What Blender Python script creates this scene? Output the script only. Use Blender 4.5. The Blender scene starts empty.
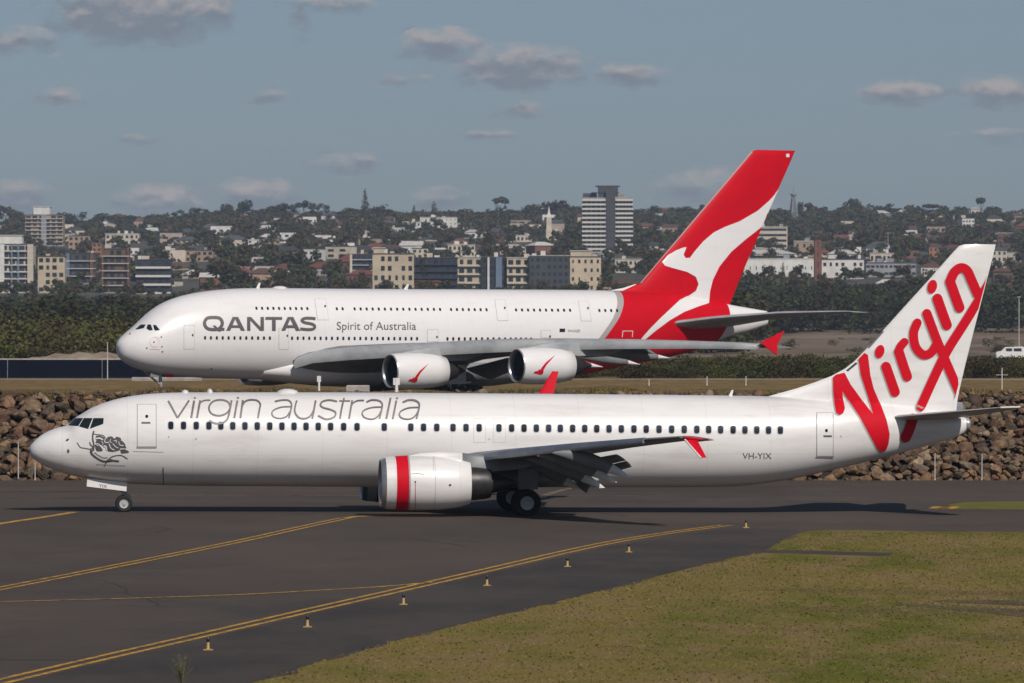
import bpy, bmesh, math, random
import numpy as np
from mathutils import Vector, Matrix
from mathutils.bvhtree import BVHTree
from mathutils.geometry import tessellate_polygon
random.seed(7); rng = np.random.default_rng(7)
S = bpy.context.scene
R = math.radians
# ------------------------------------------------------------------ camera, sky, sun, exposure
F = 5612.0; H = 8.16; YH = 314.0
cam = bpy.data.objects.new('camera', bpy.data.cameras.new('camera'))
S.collection.objects.link(cam); S.camera = cam
cam.data.sensor_width = 36; cam.data.lens = F/1024*36
cam.data.dof.use_dof = True; cam.data.dof.focus_distance = 229; cam.data.dof.aperture_fstop = 4.5
cam.data.clip_start = 1; cam.data.clip_end = 40000
cam.location = (0, 0, H); cam.rotation_euler = (math.pi/2 - math.atan((341.5-YH)/F), 0, 0)
SUN_EL, SUN_AZ = 40.0, 24.0            # azimuth: degrees to the right of straight behind the camera
sd = Vector((math.sin(R(SUN_AZ))*math.cos(R(SUN_EL)), -math.cos(R(SUN_AZ))*math.cos(R(SUN_EL)), math.sin(R(SUN_EL))))
sun = bpy.data.objects.new('sun', bpy.data.lights.new('sun', 'SUN'))
S.collection.objects.link(sun)
sun.data.energy = 4.0; sun.data.angle = R(0.53); sun.data.color = (1, 0.93, 0.84)
sun.rotation_euler = sd.to_track_quat('Z', 'Y').to_euler()
S.view_settings.view_transform = 'Standard'; S.view_settings.look = 'None'
S.view_settings.exposure = -0.1; S.view_settings.gamma = 1
W = bpy.data.worlds.new('World'); S.world = W; W.use_nodes = True

class NT:
    """tiny node helper"""
    def __init__(s, nt): s.nt = nt
    def n(s, t, **k):
        nd = s.nt.nodes.new(t)
        for a, b in k.items():
            if a == 'inp':
                for i, v in b.items():
                    if hasattr(v, 'is_linked'): s.nt.links.new(v, nd.inputs[i])
                    else: nd.inputs[i].default_value = v
            else: setattr(nd, a, b)
        return nd
    def math(s, op, a, b=0.0, c=None, clamp=False):
        i = {0: a, 1: b}
        if c is not None: i[2] = c
        return s.n('ShaderNodeMath', operation=op, use_clamp=clamp, inp=i).outputs[0]
    def mix(s, f, a, b, mode='MIX'):
        nd = s.n('ShaderNodeMix', data_type='RGBA', blend_type=mode)
        for i, v in ((0, f), (6, a), (7, b)):
            if hasattr(v, 'is_linked'): s.nt.links.new(v, nd.inputs[i])
            else: nd.inputs[i].default_value = v if i == 0 else (v[0], v[1], v[2], 1)
        return nd.outputs[2]
    def noise(s, vec, scale, detail=4, rough=.55, dim='3D'):
        nd = s.n('ShaderNodeTexNoise', noise_dimensions=dim)
        if vec is not None: s.nt.links.new(vec, nd.inputs['Vector'])
        nd.inputs['Scale'].default_value = scale; nd.inputs['Detail'].default_value = detail
        nd.inputs['Roughness'].default_value = rough
        return nd.outputs['Fac']
    def ramp(s, f, lo, hi):
        nd = s.n('ShaderNodeMapRange', interpolation_type='SMOOTHSTEP')
        s.nt.links.new(f, nd.inputs[0]); nd.inputs[1].default_value = lo; nd.inputs[2].default_value = hi
        return nd.outputs[0]
    def mapping(s, vec, scale=(1, 1, 1), loc=(0, 0, 0)):
        nd = s.n('ShaderNodeMapping'); s.nt.links.new(vec, nd.inputs[0])
        nd.inputs['Scale'].default_value = scale; nd.inputs['Location'].default_value = loc
        return nd.outputs[0]

# the sky: Nishita, with small fair-weather clouds given by direction
w = NT(W.node_tree)
bg = W.node_tree.nodes['Background']
sky = w.n('ShaderNodeTexSky', sky_type='NISHITA')
sky.sun_disc = False; sky.sun_elevation = R(SUN_EL); sky.sun_rotation = math.atan2(sd.x, sd.y)
sky.altitude = 0; sky.air_density = 1.0; sky.dust_density = 0.6; sky.ozone_density = 2.5
tc = w.n('ShaderNodeTexCoord').outputs['Generated']
sep = w.n('ShaderNodeSeparateXYZ', inp={0: tc})
yy = w.math('MAXIMUM', sep.outputs[1], 0.02)
u = w.math('DIVIDE', sep.outputs[0], yy); v = w.math('DIVIDE', sep.outputs[2], yy)
uv = w.n('ShaderNodeCombineXYZ', inp={0: w.math('MULTIPLY', u, F/100), 1: w.math('MULTIPLY', v, F/100), 2: 0.0}).outputs[0]
CL = [(140, 10, 82, 34, 1.0), (20, 42, 34, 14, .45), (440, 45, 36, 17, .62), (520, 68, 62, 21, .85), (632, 76, 34, 11, .6), (405, 80, 26, 6, .35),
      (900, 94, 36, 12, .8), (1000, 93, 42, 15, .7), (62, 98, 26, 9, .5), (266, 97, 24, 7, .3), (352, 164, 34, 10, .42),
      (132, 139, 22, 6, .3), (522, 110, 24, 9, .38), (18, 196, 30, 16, .6), (158, 200, 38, 15, .65), (255, 196, 42, 17, .65),
      (440, 200, 26, 12, .5), (690, 190, 36, 14, .42), (565, 228, 26, 9, .4), (335, 5, 36, 9, .45), (300, 12, 12, 20, .3), (720, 190, 50, 20, .25), (1000, 135, 45, 6, .2), (490, 135, 24, 5, .3)]
dens = None; num = None; den = None
for cx, cy, rx, ry, a in CL:
    d = w.n('ShaderNodeVectorMath', operation='SUBTRACT', inp={0: uv, 1: ((cx-512)/100, (YH-cy)/100, 0)}).outputs[0]
    d = w.n('ShaderNodeVectorMath', operation='DIVIDE', inp={0: d, 1: (rx*1.3/100, ry*1.25/100, 1)}).outputs[0]
    L = w.n('ShaderNodeVectorMath', operation='LENGTH', inp={0: d}).outputs['Value']
    m = w.math('MULTIPLY', w.math('SUBTRACT', 1.0, L), a)
    dens = m if dens is None else w.math('MAXIMUM', dens, m)
    mp_ = w.math('MAXIMUM', m, 0.0); yr = w.math('MULTIPLY', w.n('ShaderNodeSeparateXYZ', inp={0: d}).outputs[1], mp_)
    num = yr if num is None else w.math('ADD', num, yr); den = mp_ if den is None else w.math('ADD', den, mp_)
n1 = w.noise(w.mapping(uv, (1, 1.9, 1)), 3.6, 6, .55)
n2 = w.noise(w.mapping(uv, (1, 1.6, 1), (3.1, 0.12, 0)), 2.2, 5, .55)
n1b = w.noise(w.mapping(uv, (1, 1.6, 1), (3.1, 0.0, 0)), 2.2, 5, .55)
dd = w.math('ADD', dens, w.math('MULTIPLY', w.math('SUBTRACT', n1, .5), 1.25))
al = w.math('MULTIPLY', w.ramp(dd, -.08, .46), .85)
vert = w.math('DIVIDE', num, w.math('MAXIMUM', den, .02))
lit = w.ramp(w.math('ADD', w.math('MULTIPLY', w.math('SUBTRACT', n1b, n2), 3.0), w.math('MULTIPLY', vert, 1.1)), -.35, .75)
skyc = w.mix(1.0, sky.outputs[0], (0.80, 0.86, 0.90), 'MULTIPLY')
base = w.mix(1.0, w.n('ShaderNodeHueSaturation', inp={'Saturation': .62, 'Value': 1.0, 'Color': skyc}).outputs[0], (.52, .605, .73), 'MULTIPLY')
ccol = w.mix(lit, (2.3, 2.6, 3.15), (5.6, 4.9, 4.7))
out = w.mix(al, base, ccol)
W.node_tree.links.new(out, bg.inputs[0]); bg.inputs[1].default_value = 0.085

# ------------------------------------------------------------------ helpers
C = S.collection
def P(px, py, Y):                       # a point of the picture at distance Y
    return Vector(((px-512)*Y/F, Y, H-(py-YH)*Y/F))
def gz(x, y):                           # the taxiway falls gently to the right
    return -0.0055*x*max(0., min(1., (262-y)/15))
def G(px, py):                          # the ground seen at a pixel
    z = 0
    for _ in range(4):
        Y = F*(H-z)/(py-YH); X = (px-512)*Y/F; z = gz(X, Y)
    return (X, Y)
def tag(o, label=None, cat=None, group=None, kind=None):
    if label:
        o['label'] = label
        if len(label.split()) > 16: print('LONG', len(label.split()), label)
    if cat: o['category'] = cat
    if group: o['group'] = group
    if kind: o['kind'] = kind
    return o
def empty(name, loc, rz=0, label=None, cat=None, group=None):
    o = bpy.data.objects.new(name, None); C.objects.link(o)
    o.location = loc; o.rotation_euler = (0, 0, rz); o.empty_display_size = .1
    return tag(o, label, cat, group)
def copy_tree(o, parent=None):
    c = o.copy(); C.objects.link(c); c.parent = parent
    for ch in list(o.children): copy_tree(ch, c)
    return c
class MB:
    def __init__(s): s.v = []; s.f = []
    def add(s, vs, fs):
        b = len(s.v); s.v += [tuple(p) for p in vs]; s.f += [tuple(i+b for i in f) for f in fs]; return s
    def box(s, x0, x1, y0, y1, z0, z1):
        return s.add([(x, y, z) for z in (z0, z1) for y in (y0, y1) for x in (x0, x1)],
                     [(0, 2, 3, 1), (4, 5, 7, 6), (0, 1, 5, 4), (2, 6, 7, 3), (0, 4, 6, 2), (1, 3, 7, 5)])
    def tube(s, a, b, ra, rb=None, n=10, caps=True):
        rb = ra if rb is None else rb
        a, b = Vector(a), Vector(b); d = (b-a).normalized()
        p = d.orthogonal().normalized(); q = d.cross(p)
        vs = []
        for c, r in ((a, ra), (b, rb)):
            vs += [c + r*(math.cos(t)*p + math.sin(t)*q) for t in (2*math.pi*i/n for i in range(n))]
        fs = [(i, (i+1) % n, n+(i+1) % n, n+i) for i in range(n)]
        if caps: fs += [tuple(range(n))[::-1], tuple(range(n, 2*n))]
        return s.add(vs, fs)
    def lathe(s, prof, c, axis='x', n=32, cap0=False, cap1=False, fn=None):   # prof: (along, radius)
        vs = []; m = len(prof)
        for a, r in prof:
            for i in range(n):
                t = 2*math.pi*i/n; p, q = r*math.cos(t), r*math.sin(t)
                o = (a, p, q) if axis == 'x' else (p, a, q) if axis == 'y' else (p, q, a)
                if fn: o = fn(o)
                vs.append((c[0]+o[0], c[1]+o[1], c[2]+o[2]))
        fs = [(k*n+i, k*n+(i+1) % n, (k+1)*n+(i+1) % n, (k+1)*n+i) for k in range(m-1) for i in range(n)]
        if cap0: fs.append(tuple(range(n))[::-1])
        if cap1: fs.append(tuple(range((m-1)*n, m*n)))
        return s.add(vs, fs)
    def loft(s, rings, closed=True, caps=True):
        n = len(rings[0]); vs = [p for r in rings for p in r]; m = len(rings)
        e = n if closed else n-1
        fs = [(k*n+i, k*n+(i+1) % n, (k+1)*n+(i+1) % n, (k+1)*n+i) for k in range(m-1) for i in range(e)]
        if caps: fs += [tuple(range(n))[::-1], tuple(range((m-1)*n, m*n))]
        return s.add(vs, fs)
    def mirror(s):
        t = MB(); t.v = [(a, -b, c) for a, b, c in s.v]; t.f = [f[::-1] for f in s.f]; return t
    def build(s, name, mat, parent=None, smooth=False, fix=True, angle=40):
        me = bpy.data.meshes.new(name); me.from_pydata(s.v, [], s.f); me.validate()
        if fix:
            bm = bmesh.new(); bm.from_mesh(me); bmesh.ops.recalc_face_normals(bm, faces=bm.faces); bm.to_mesh(me); bm.free()
        if smooth:
            me.polygons.foreach_set('use_smooth', [True]*len(me.polygons))
            try: me.set_sharp_from_angle(angle=R(angle))
            except Exception: pass
        me.materials.append(mat)
        o = bpy.data.objects.new(name, me); C.objects.link(o); o.parent = parent
        return o
def np_mesh(name, V, Fq, mat, parent=None, smooth=False, attr=None):
    me = bpy.data.meshes.new(name); k = Fq.shape[1]
    me.vertices.add(len(V)); me.vertices.foreach_set('co', V.astype(np.float32).ravel())
    me.loops.add(Fq.size); me.loops.foreach_set('vertex_index', Fq.astype(np.int32).ravel())
    me.polygons.add(len(Fq)); me.polygons.foreach_set('loop_start', np.arange(0, Fq.size, k, dtype=np.int32))
    me.update(calc_edges=True)
    if smooth: me.polygons.foreach_set('use_smooth', [True]*len(Fq))
    me.materials.append(mat)
    o = bpy.data.objects.new(name, me); C.objects.link(o); o.parent = parent
    return o

# ------------------------------------------------------------------ materials
def mat(name, col, rough=.6, metal=0, var=0, vscale=1.0, coat=0, spec=.5, bump=0, bscale=10, emit=None, stretch=(1, 1, 1), col2=None, objvar=0):
    m = bpy.data.materials.new(name); m.use_nodes = True; t = NT(m.node_tree)
    b = m.node_tree.nodes['Principled BSDF']
    b.inputs['Roughness'].default_value = rough; b.inputs['Metallic'].default_value = metal
    b.inputs['Coat Weight'].default_value = coat; b.inputs['Specular IOR Level'].default_value = spec
    b.inputs['Coat Roughness'].default_value = .12
    tcn = t.n('ShaderNodeTexCoord').outputs['Object']
    vec = t.mapping(tcn, stretch)
    c2 = col2 or tuple(c*(1-var) for c in col)
    f = t.ramp(t.noise(vec, vscale, 5, .6), .35, .68)
    c = t.mix(f, col, c2)
    if objvar:
        oi = t.n('ShaderNodeObjectInfo').outputs['Random']
        k = t.math('ADD', 1-objvar, t.math('MULTIPLY', oi, 2*objvar))
        cc = t.n('ShaderNodeCombineColor', inp={0: k, 1: k, 2: k}).outputs[0]
        c = t.mix(1.0, c, cc, 'MULTIPLY')
    m.node_tree.links.new(c, b.inputs['Base Color'])
    if bump:
        bn = t.n('ShaderNodeBump', inp={'Height': t.noise(vec, bscale, 6, .65), 'Strength': bump, 'Distance': .05})
        m.node_tree.links.new(bn.outputs[0], b.inputs['Normal'])
    return m
M = {}
def paint(name, col, grime=.10):
    """aircraft paint: gloss, with faint dirt streaks running aft and a few stains"""
    m = bpy.data.materials.new(name); m.use_nodes = True; t = NT(m.node_tree)
    b = m.node_tree.nodes['Principled BSDF']
    tcn = t.n('ShaderNodeTexCoord').outputs['Object']
    a = t.ramp(t.noise(t.mapping(tcn, (.25, 1.2, 1.4)), 1.0, 6, .62), .45, .75)
    s2 = t.ramp(t.noise(t.mapping(tcn, (.6, 5, 5), (4, 1, 2)), 1.0, 7, .7), .60, .78)
    s3 = t.ramp(t.noise(t.mapping(tcn, (1.6, 1, .35), (7, 3, 2)), 1.3, 7, .7), .62, .8)
    f = t.math('MULTIPLY', t.math('ADD', t.math('ADD', a, t.math('MULTIPLY', s2, 1.2)), t.math('MULTIPLY', s3, .9)), grime, clamp=True)
    c = t.mix(f, col, tuple(k*q for k, q in zip(col, (.45, .40, .36))))
    # skin joints: narrow rings every few metres
    sx = t.n('ShaderNodeSeparateXYZ', inp={0: tcn}).outputs
    fr = t.math('ABSOLUTE', t.math('SUBTRACT', t.math('FRACT', t.math('DIVIDE', sx[0], 2.63)), .5))
    ring = t.math('MULTIPLY', t.math('LESS_THAN', fr, .006), .22)
    c = t.mix(ring, c, tuple(k*.55 for k in col))
    for z_, k_ in ((2.42, .16), (4.02, .10), (4.72, .08)):
        c = t.mix(t.math('MULTIPLY', t.math('LESS_THAN', t.math('ABSOLUTE', t.math('SUBTRACT', sx[2], z_)), .014), k_), c, tuple(k*.5 for k in col))
    m.node_tree.links.new(c, b.inputs['Base Color'])
    b.inputs['Roughness'].default_value = .34; b.inputs['Coat Weight'].default_value = .35; b.inputs['Coat Roughness'].default_value = .13
    bn = t.n('ShaderNodeBump', inp={'Height': t.noise(t.mapping(tcn, (1, 1, 1)), .9, 2, .5), 'Strength': .12, 'Distance': .05})
    m.node_tree.links.new(bn.outputs[0], b.inputs['Normal'])
    return m
M['white'] = paint('aircraft_white', (.74, .72, .71), .3)
M['white2'] = paint('jumbo_white', (.74, .72, .72), .10)
M['red'] = mat('red_paint', (.55, .0015, .012), .5, spec=.12, coat=.0, var=.10, vscale=.4)
M['red_flat'] = mat('red_mark', (.56, .003, .016), .62, spec=.12)
M['dgrey'] = mat('dark_grey_lettering', (.085, .082, .088), .5)
M['silver'] = mat('silver_lettering', (.20, .185, .195), .45, col2=(.12, .11, .12), vscale=1.2)
M['outline'] = mat('letter_shadow_grey', (.36, .33, .32), .5)
M['glass'] = mat('cabin_glass', (.012, .018, .032), .12, spec=.6, objvar=.5)
M['cockpit'] = mat('cockpit_glass', (.010, .018, .018), .06, spec=.8)
M['seam'] = mat('door_seam', (.30, .29, .29), .6)
M['seam_soft'] = mat('soft_seam', (.52, .50, .49), .6)
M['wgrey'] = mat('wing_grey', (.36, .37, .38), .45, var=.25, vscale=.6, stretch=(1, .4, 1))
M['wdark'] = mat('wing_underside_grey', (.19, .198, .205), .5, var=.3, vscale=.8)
M['metal'] = mat('bare_metal', (.42, .43, .45), .32, metal=.7, var=.2, vscale=2)
M['slat'] = mat('slat_metal', (.26, .29, .33), .34, metal=.45, var=.3, vscale=1.0, stretch=(.5, .5, 1))
M['dmetal'] = mat('hot_section_metal', (.055, .052, .055), .45, metal=.6, var=.4, vscale=3)
M['tyre'] = mat('tyre_rubber', (.014, .014, .015), .85)
M['rim'] = mat('wheel_rim', (.42, .42, .42), .45, metal=.2)
M['strut'] = mat('gear_strut', (.45, .46, .47), .4, metal=.3, var=.4, vscale=4)
M['inlet'] = mat('inlet_dark', (.02, .022, .03), .5)
M['fan'] = mat('fan_blades', (.03, .04, .06), .4, metal=.5)

def polyline_interp(pts, x):
    xs = [p[0] for p in pts]; ys = [p[1] for p in pts]
    return float(np.interp(x, xs, ys))
def pchip(xs, ys, x):
    xs = np.array(xs, float); ys = np.array(ys, float); h = np.diff(xs); d = np.diff(ys)/h
    m = np.zeros(len(xs)); m[0] = d[0]; m[-1] = d[-1]
    for i in range(1, len(xs)-1):
        if d[i-1]*d[i] > 0:
            w1, w2 = 2*h[i]+h[i-1], h[i]+2*h[i-1]; m[i] = (w1+w2)/(w1/d[i-1]+w2/d[i])
    i = int(np.clip(np.searchsorted(xs, x)-1, 0, len(h)-1)); t = (min(max(x, xs[0]), xs[-1])-xs[i])/h[i]
    return float((2*t**3-3*t**2+1)*ys[i]+(t**3-2*t**2+t)*h[i]*m[i]+(-2*t**3+3*t**2)*ys[i+1]+(t**3-t**2)*h[i]*m[i+1])
def smooth_path(p, n=6):
    if len(p) < 3: return p
    q = [p[0]]+list(p)+[p[-1]]; o = []
    for i in range(1, len(q)-2):
        for k in range(n):
            t = k/n
            o.append(tuple(.5*((2*q[i][j])+(-q[i-1][j]+q[i+1][j])*t+(2*q[i-1][j]-5*q[i][j]+4*q[i+1][j]-q[i+2][j])*t*t+(-q[i-1][j]+3*q[i][j]-3*q[i+1][j]+q[i+2][j])*t**3) for j in (0, 1)))
    o.append(tuple(p[-1])); return o

# ------------------------------------------------------------------ an aircraft's own frame: s aft of the nose, v away to the right wing, z up
class Craft:
    def __init__(s, px, Yn, yaw, dx=0):
        s.O = Vector(((px-512)*Yn/F+dx, Yn, 0)); s.a = R(yaw); s.c, s.n = math.cos(s.a), math.sin(s.a)
    def sz(s, px, py, v=0.0):           # pixel -> (s, z) on the lengthwise plane v
        k = (px-512)/F
        sl = (s.O.x - v*s.n - k*(s.O.y + v*s.c))/(k*s.n - s.c)
        Y = s.O.y + sl*s.n + v*s.c
        return sl, H-(py-YH)*Y/F
    def px(s, sl, v, z):
        X = s.O.x + sl*s.c - v*s.n; Y = s.O.y + sl*s.n + v*s.c
        return 512+X*F/Y, YH+(H-z)*F/Y
    def ray(s, px, py):
        d = Vector(((px-512)/F, 1, -(py-YH)/F)); o = Vector((0, 0, H))-s.O
        rot = Matrix.Rotation(-s.a, 3, 'Z'); return rot@o, (rot@d).normalized()
    def shape(s, top, bot, wid, n=2.1, ends=None):
        s.top = top; s.bot = bot; s.wid = wid; s.pn = n
    def prof(s, x):
        zt = pchip(*zip(*s.top), x); zb = pchip(*zip(*s.bot), x); ww = pchip(*zip(*s.wid), x)
        return zt, zb, ww
    def sec(s, x, th, off=0):
        zt, zb, ww = s.prof(x); m = (zt+zb)/2; h = (zt-zb)/2+off; ww += off; e = 2/s.pn
        c, q = math.cos(th), math.sin(th)
        return (x, -ww*math.copysign(abs(c)**e, c), m+h*math.copysign(abs(q)**e, q))
    def fuselage(s, xs, N=72):
        return MB().loft([[s.sec(x, 2*math.pi*i/N) for i in range(N)] for x in xs])
    def bvh(s, *mbs):
        v = []; f = []
        for m in mbs:
            b = len(v); v += [Vector(p) for p in m.v]; f += [tuple(i+b for i in q) for q in m.f]
        return BVHTree.FromPolygons(v, f)
    def hit(s, B, px, py, off):
        o, d = s.ray(px, py); h = B.ray_cast(o, d)
        if h[0] is None: return None
        nn = h[1]
        if nn.dot(d) > 0: nn = -nn
        return h[0]+nn*off
    def decal(s, B, shapes, off=.012, step=5.0, dz=.0):
        """shapes: ('poly', pts) or ('stroke', pts, width); flat paint laid on the skin"""
        mb = MB(); o2 = off
        for sh in shapes:
            if sh[0] == 'poly': vs, fs = tri2d(sh[1], step)
            elif sh[0] == 'mesh': vs, fs = sh[1], sh[2]
            else: vs, fs = stroke2d(sh[1], sh[2], sh[3] if len(sh) > 3 else True)
            hs = [s.hit(B, a, b, o2) for a, b in vs]; o2 += dz
            keep = [f for f in fs if all(hs[i] is not None for i in f)]
            mb.add([h if h is not None else (0, 0, 0) for h in hs], keep)
        used = sorted({i for f in mb.f for i in f}); mp = {j: k for k, j in enumerate(used)}
        mb.v = [mb.v[j] for j in used]; mb.f = [tuple(mp[i] for i in f) for f in mb.f]
        return mb
def tri2d(pts, step):
    tr = tessellate_polygon([[Vector((a, b, 0)) for a, b in pts]])
    vs = [tuple(p) for p in pts]; fs = [tuple(t) for t in tr]
    mx = max(math.dist(vs[f[i]], vs[f[i-1]]) for f in fs for i in range(3))
    for _ in range(max(0, min(6, math.ceil(math.log2(mx/step))))):
        mid = {}; nf = []
        def md(a, b):
            k = (min(a, b), max(a, b))
            if k not in mid: mid[k] = len(vs); vs.append(((vs[a][0]+vs[b][0])/2, (vs[a][1]+vs[b][1])/2))
            return mid[k]
        for a, b, c in fs:
            x, y, z = md(a, b), md(b, c), md(c, a); nf += [(a, x, z), (x, b, y), (z, y, c), (x, y, z)]
        fs = nf
    return vs, fs
def stroke2d(pts, wd, rnd=True):
    q = smooth_path(pts, 7) if len(pts) > 2 else [tuple(pts[0])]+[(pts[0][0]+(pts[1][0]-pts[0][0])*k/6, pts[0][1]+(pts[1][1]-pts[0][1])*k/6) for k in range(1, 7)]
    vs = []; fs = []; n = len(q)
    for i in range(n):
        a = q[max(0, i-1)]; b = q[min(n-1, i+1)]; dx, dy = b[0]-a[0], b[1]-a[1]; l = math.hypot(dx, dy) or 1
        nx, ny = -dy/l*wd/2, dx/l*wd/2
        vs += [(q[i][0]+nx, q[i][1]+ny), (q[i][0]-nx, q[i][1]-ny)]
        if i: fs.append((2*i-2, 2*i-1, 2*i+1, 2*i))
    if rnd:
        for e, o in ((0, 1), (n-1, n-2)):
            dx, dy = q[e][0]-q[o][0], q[e][1]-q[o][1]; an = math.atan2(dy, dx); b = len(vs)
            vs.append(q[e]); m = 8
            for k in range(m+1):
                t = an-math.pi/2+math.pi*k/m; vs.append((q[e][0]+wd/2*math.cos(t), q[e][1]+wd/2*math.sin(t)))
            fs += [(b, b+1+k, b+2+k) for k in range(m)]
    return vs, fs
def oval(cx, cy, rx, ry, n=16, rot=0):
    return [(cx+rx*math.cos(t)*math.cos(rot)-ry*math.sin(t)*math.sin(rot), cy+rx*math.cos(t)*math.sin(rot)+ry*math.sin(t)*math.cos(rot)) for t in (2*math.pi*i/n for i in range(n))]
def rrect(cx, cy, w_, h_, r=1.4, n=4):
    o = []
    for sx, sy, a0 in ((1, 1, 0), (-1, 1, 90), (-1, -1, 180), (1, -1, 270)):
        for k in range(n+1):
            t = R(a0+90*k/n); o.append((cx+sx*(w_/2-r)+r*math.cos(t), cy+sy*(h_/2-r)+r*math.sin(t)))
    return o
def half_clip(pts, a, b):               # keep the side of line a->b where the cross product is positive
    def sd_(p): return (b[0]-a[0])*(p[1]-a[1])-(b[1]-a[1])*(p[0]-a[0])
    o = []
    for i in range(len(pts)):
        p, q = pts[i-1], pts[i]; dp, dq = sd_(p), sd_(q)
        if (dp >= 0) != (dq >= 0):
            t = dp/(dp-dq); o.append((p[0]+(q[0]-p[0])*t, p[1]+(q[1]-p[1])*t))
        if dq >= 0: o.append(q)
    return o
def stroke_outline(pts, wd):
    """a stroke as one closed outline"""
    q = smooth_path(pts, 5); n = len(q); L = []; Rr = []
    for i in range(n):
        a = q[max(0, i-1)]; b = q[min(n-1, i+1)]; dx, dy = b[0]-a[0], b[1]-a[1]; l = math.hypot(dx, dy) or 1
        L.append((q[i][0]-dy/l*wd/2, q[i][1]+dx/l*wd/2)); Rr.append((q[i][0]+dy/l*wd/2, q[i][1]-dx/l*wd/2))
    def cap(e, o, first):
        an = math.atan2(q[e][1]-q[o][1], q[e][0]-q[o][0])
        return [(q[e][0]+wd/2*math.cos(an+math.pi/2-math.pi*k/8), q[e][1]+wd/2*math.sin(an+math.pi/2-math.pi*k/8)) for k in range(1, 8)]
    return L+cap(n-1, n-2, 0)+Rr[::-1]+cap(0, 1, 1)
def text_shapes(txt, x0, x1, ybase, cap_h, slope=0.0, shear=0, bold=0):
    """the built-in font as a flat mesh, fitted between x0 and x1 with its letters cap_h tall"""
    cu = bpy.data.curves.new('lettering', 'FONT'); cu.body = txt; cu.size = 1; cu.resolution_u = 3; cu.offset = bold
    ob = bpy.data.objects.new('lettering', cu); C.objects.link(ob)
    dg = bpy.context.evaluated_depsgraph_get(); me = bpy.data.meshes.new_from_object(ob.evaluated_get(dg))
    vs = [(q.co.x, q.co.y) for q in me.vertices]; fs = [tuple(p.vertices) for p in me.polygons]
    bpy.data.objects.remove(ob); bpy.data.curves.remove(cu); bpy.data.meshes.remove(me)
    a, b = min(p[0] for p in vs), max(p[0] for p in vs); t = .729
    vs = [(x0+(x-a)/(b-a)*(x1-x0)+shear*y/t*cap_h, ybase-y/t*cap_h+slope*(x-a)/(b-a)*(x1-x0)) for x, y in vs]
    return [('mesh', vs, fs)]
def foil(le, te, t, n=14, camber=0.0, up=(0, 0, 1)):
    """closed aerofoil ring between a leading and a trailing point; t = thickness in metres"""
    le, te, up = Vector(le), Vector(te), Vector(up); o = []
    def yt(x): return 5*(.2969*math.sqrt(x)-.126*x-.3516*x*x+.2843*x**3-.1015*x**4)
    xs = [(1-math.cos(math.pi*i/n))/2 for i in range(n+1)]
    for x in xs[::-1]: o.append(le+(te-le)*x+up*(t*yt(x)+camber*4*x*(1-x)))
    for x in xs[1:-1]: o.append(le+(te-le)*x+up*(-t*yt(x)+camber*4*x*(1-x)))
    return o
def wheel(parent, c, r, wd, name='wheel', rim=.55):
    mb = MB(); k = wd/2
    mb.lathe([(-k*.75, r*rim), (-k, r*.72), (-k*.95, r*.9), (-k*.6, r), (k*.6, r), (k*.95, r*.9), (k, r*.72), (k*.75, r*rim)], c, 'y', 28)
    wobj = mb.build('wheel', M['tyre'], parent, True)
    rb = MB(); rb.lathe([(-k*.5, r*.0+.001), (-k*.55, r*.2), (-k*.35, r*.25), (-k*.45, r*.5), (-k*.76, r*rim), (k*.76, r*rim), (k*.45, r*.5), (k*.35, r*.25), (k*.55, r*.2), (k*.5, .001)], c, 'y', 20)
    rb.build('rim', M['rim'], wobj, True)
    return wobj
# ================================================================== the near airliner
J = Craft(29.3, 228.5, 6.0)
topx = [(29.3, 449), (30.2, 446.2), (32.3, 443.3), (36, 439.3), (40.5, 435.6), (46, 432.2), (52.8, 429.2), (60, 427), (68.2, 424.8), (71.5, 421.3), (74.9, 418.0), (81.5, 413.8), (91.7, 407.7), (106, 402.1), (122.5, 397.6), (143, 394.4), (163, 393.0), (190, 392.3), (300, 392.3), (500, 393.5), (640, 394.6), (765, 396.2), (820, 398.2), (860, 400.8), (900, 404.8), (940, 411.5), (966.5, 418)]
botx = [(29.3, 449), (29.9, 453.6), (34.3, 459.2), (44.6, 465.8), (61, 472.2), (75.3, 476.3), (89.7, 479.3), (110, 482), (134.8, 484), (180, 485.6), (300, 486.5), (450, 487.3), (700, 487.2), (740, 485.8), (780, 481), (827, 471), (873.7, 460), (911, 450.2), (944, 441), (960, 436.2), (966.5, 430)]
J.shape([J.sz(*p) for p in topx], [J.sz(*p) for p in botx],
        [(0, .0), (.04, .16), (.15, .34), (.5, .62), (1, .87), (1.6, 1.08), (2.3, 1.30), (3.0, 1.48), (4, 1.66), (5.2, 1.79), (6.6, 1.86), (8, 1.88), (28.5, 1.88), (30.5, 1.78), (33, 1.45), (35.5, .95), (37.5, .5), (38.6, .22)], 2.08)
send = J.top[-1][0]
xs = sorted(set([.002, .01, .03, .06, .1, .16, .24, .34, .46, .6, .8, 1.0, 1.25, 1.5, 1.7, 1.8, 1.9, 2.0, 2.1, 2.25, 2.5, 2.75, 3] + [3+.4*i for i in range(1, 14)] + [8.5+1.0*i for i in range(20)] + [28.5+.4*i for i in range(int((send-28.5)/.4))] + [send-.15, send-.05, send]))
jet = empty('passenger_jet', J.O, J.a, 'nearer white jet with red script lettering on its tail, in front of the rocks', 'airliner')
fusJ = J.fuselage(xs)
ofus = fusJ.build('fuselage', M['white'], jet, True, angle=60)
tb = MB(); zt, zb, ww = J.prof(send)                     # tailcone exhaust
tb.lathe([(0, .26), (.10, .25), (.16, .18), (.10, .12)], (send-.02, 0, (zt+zb)/2), 'x', 20)
tb.build('exhaust_outlet', M['strut'], ofus, True)
BJ = J.bvh(fusJ)
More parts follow.
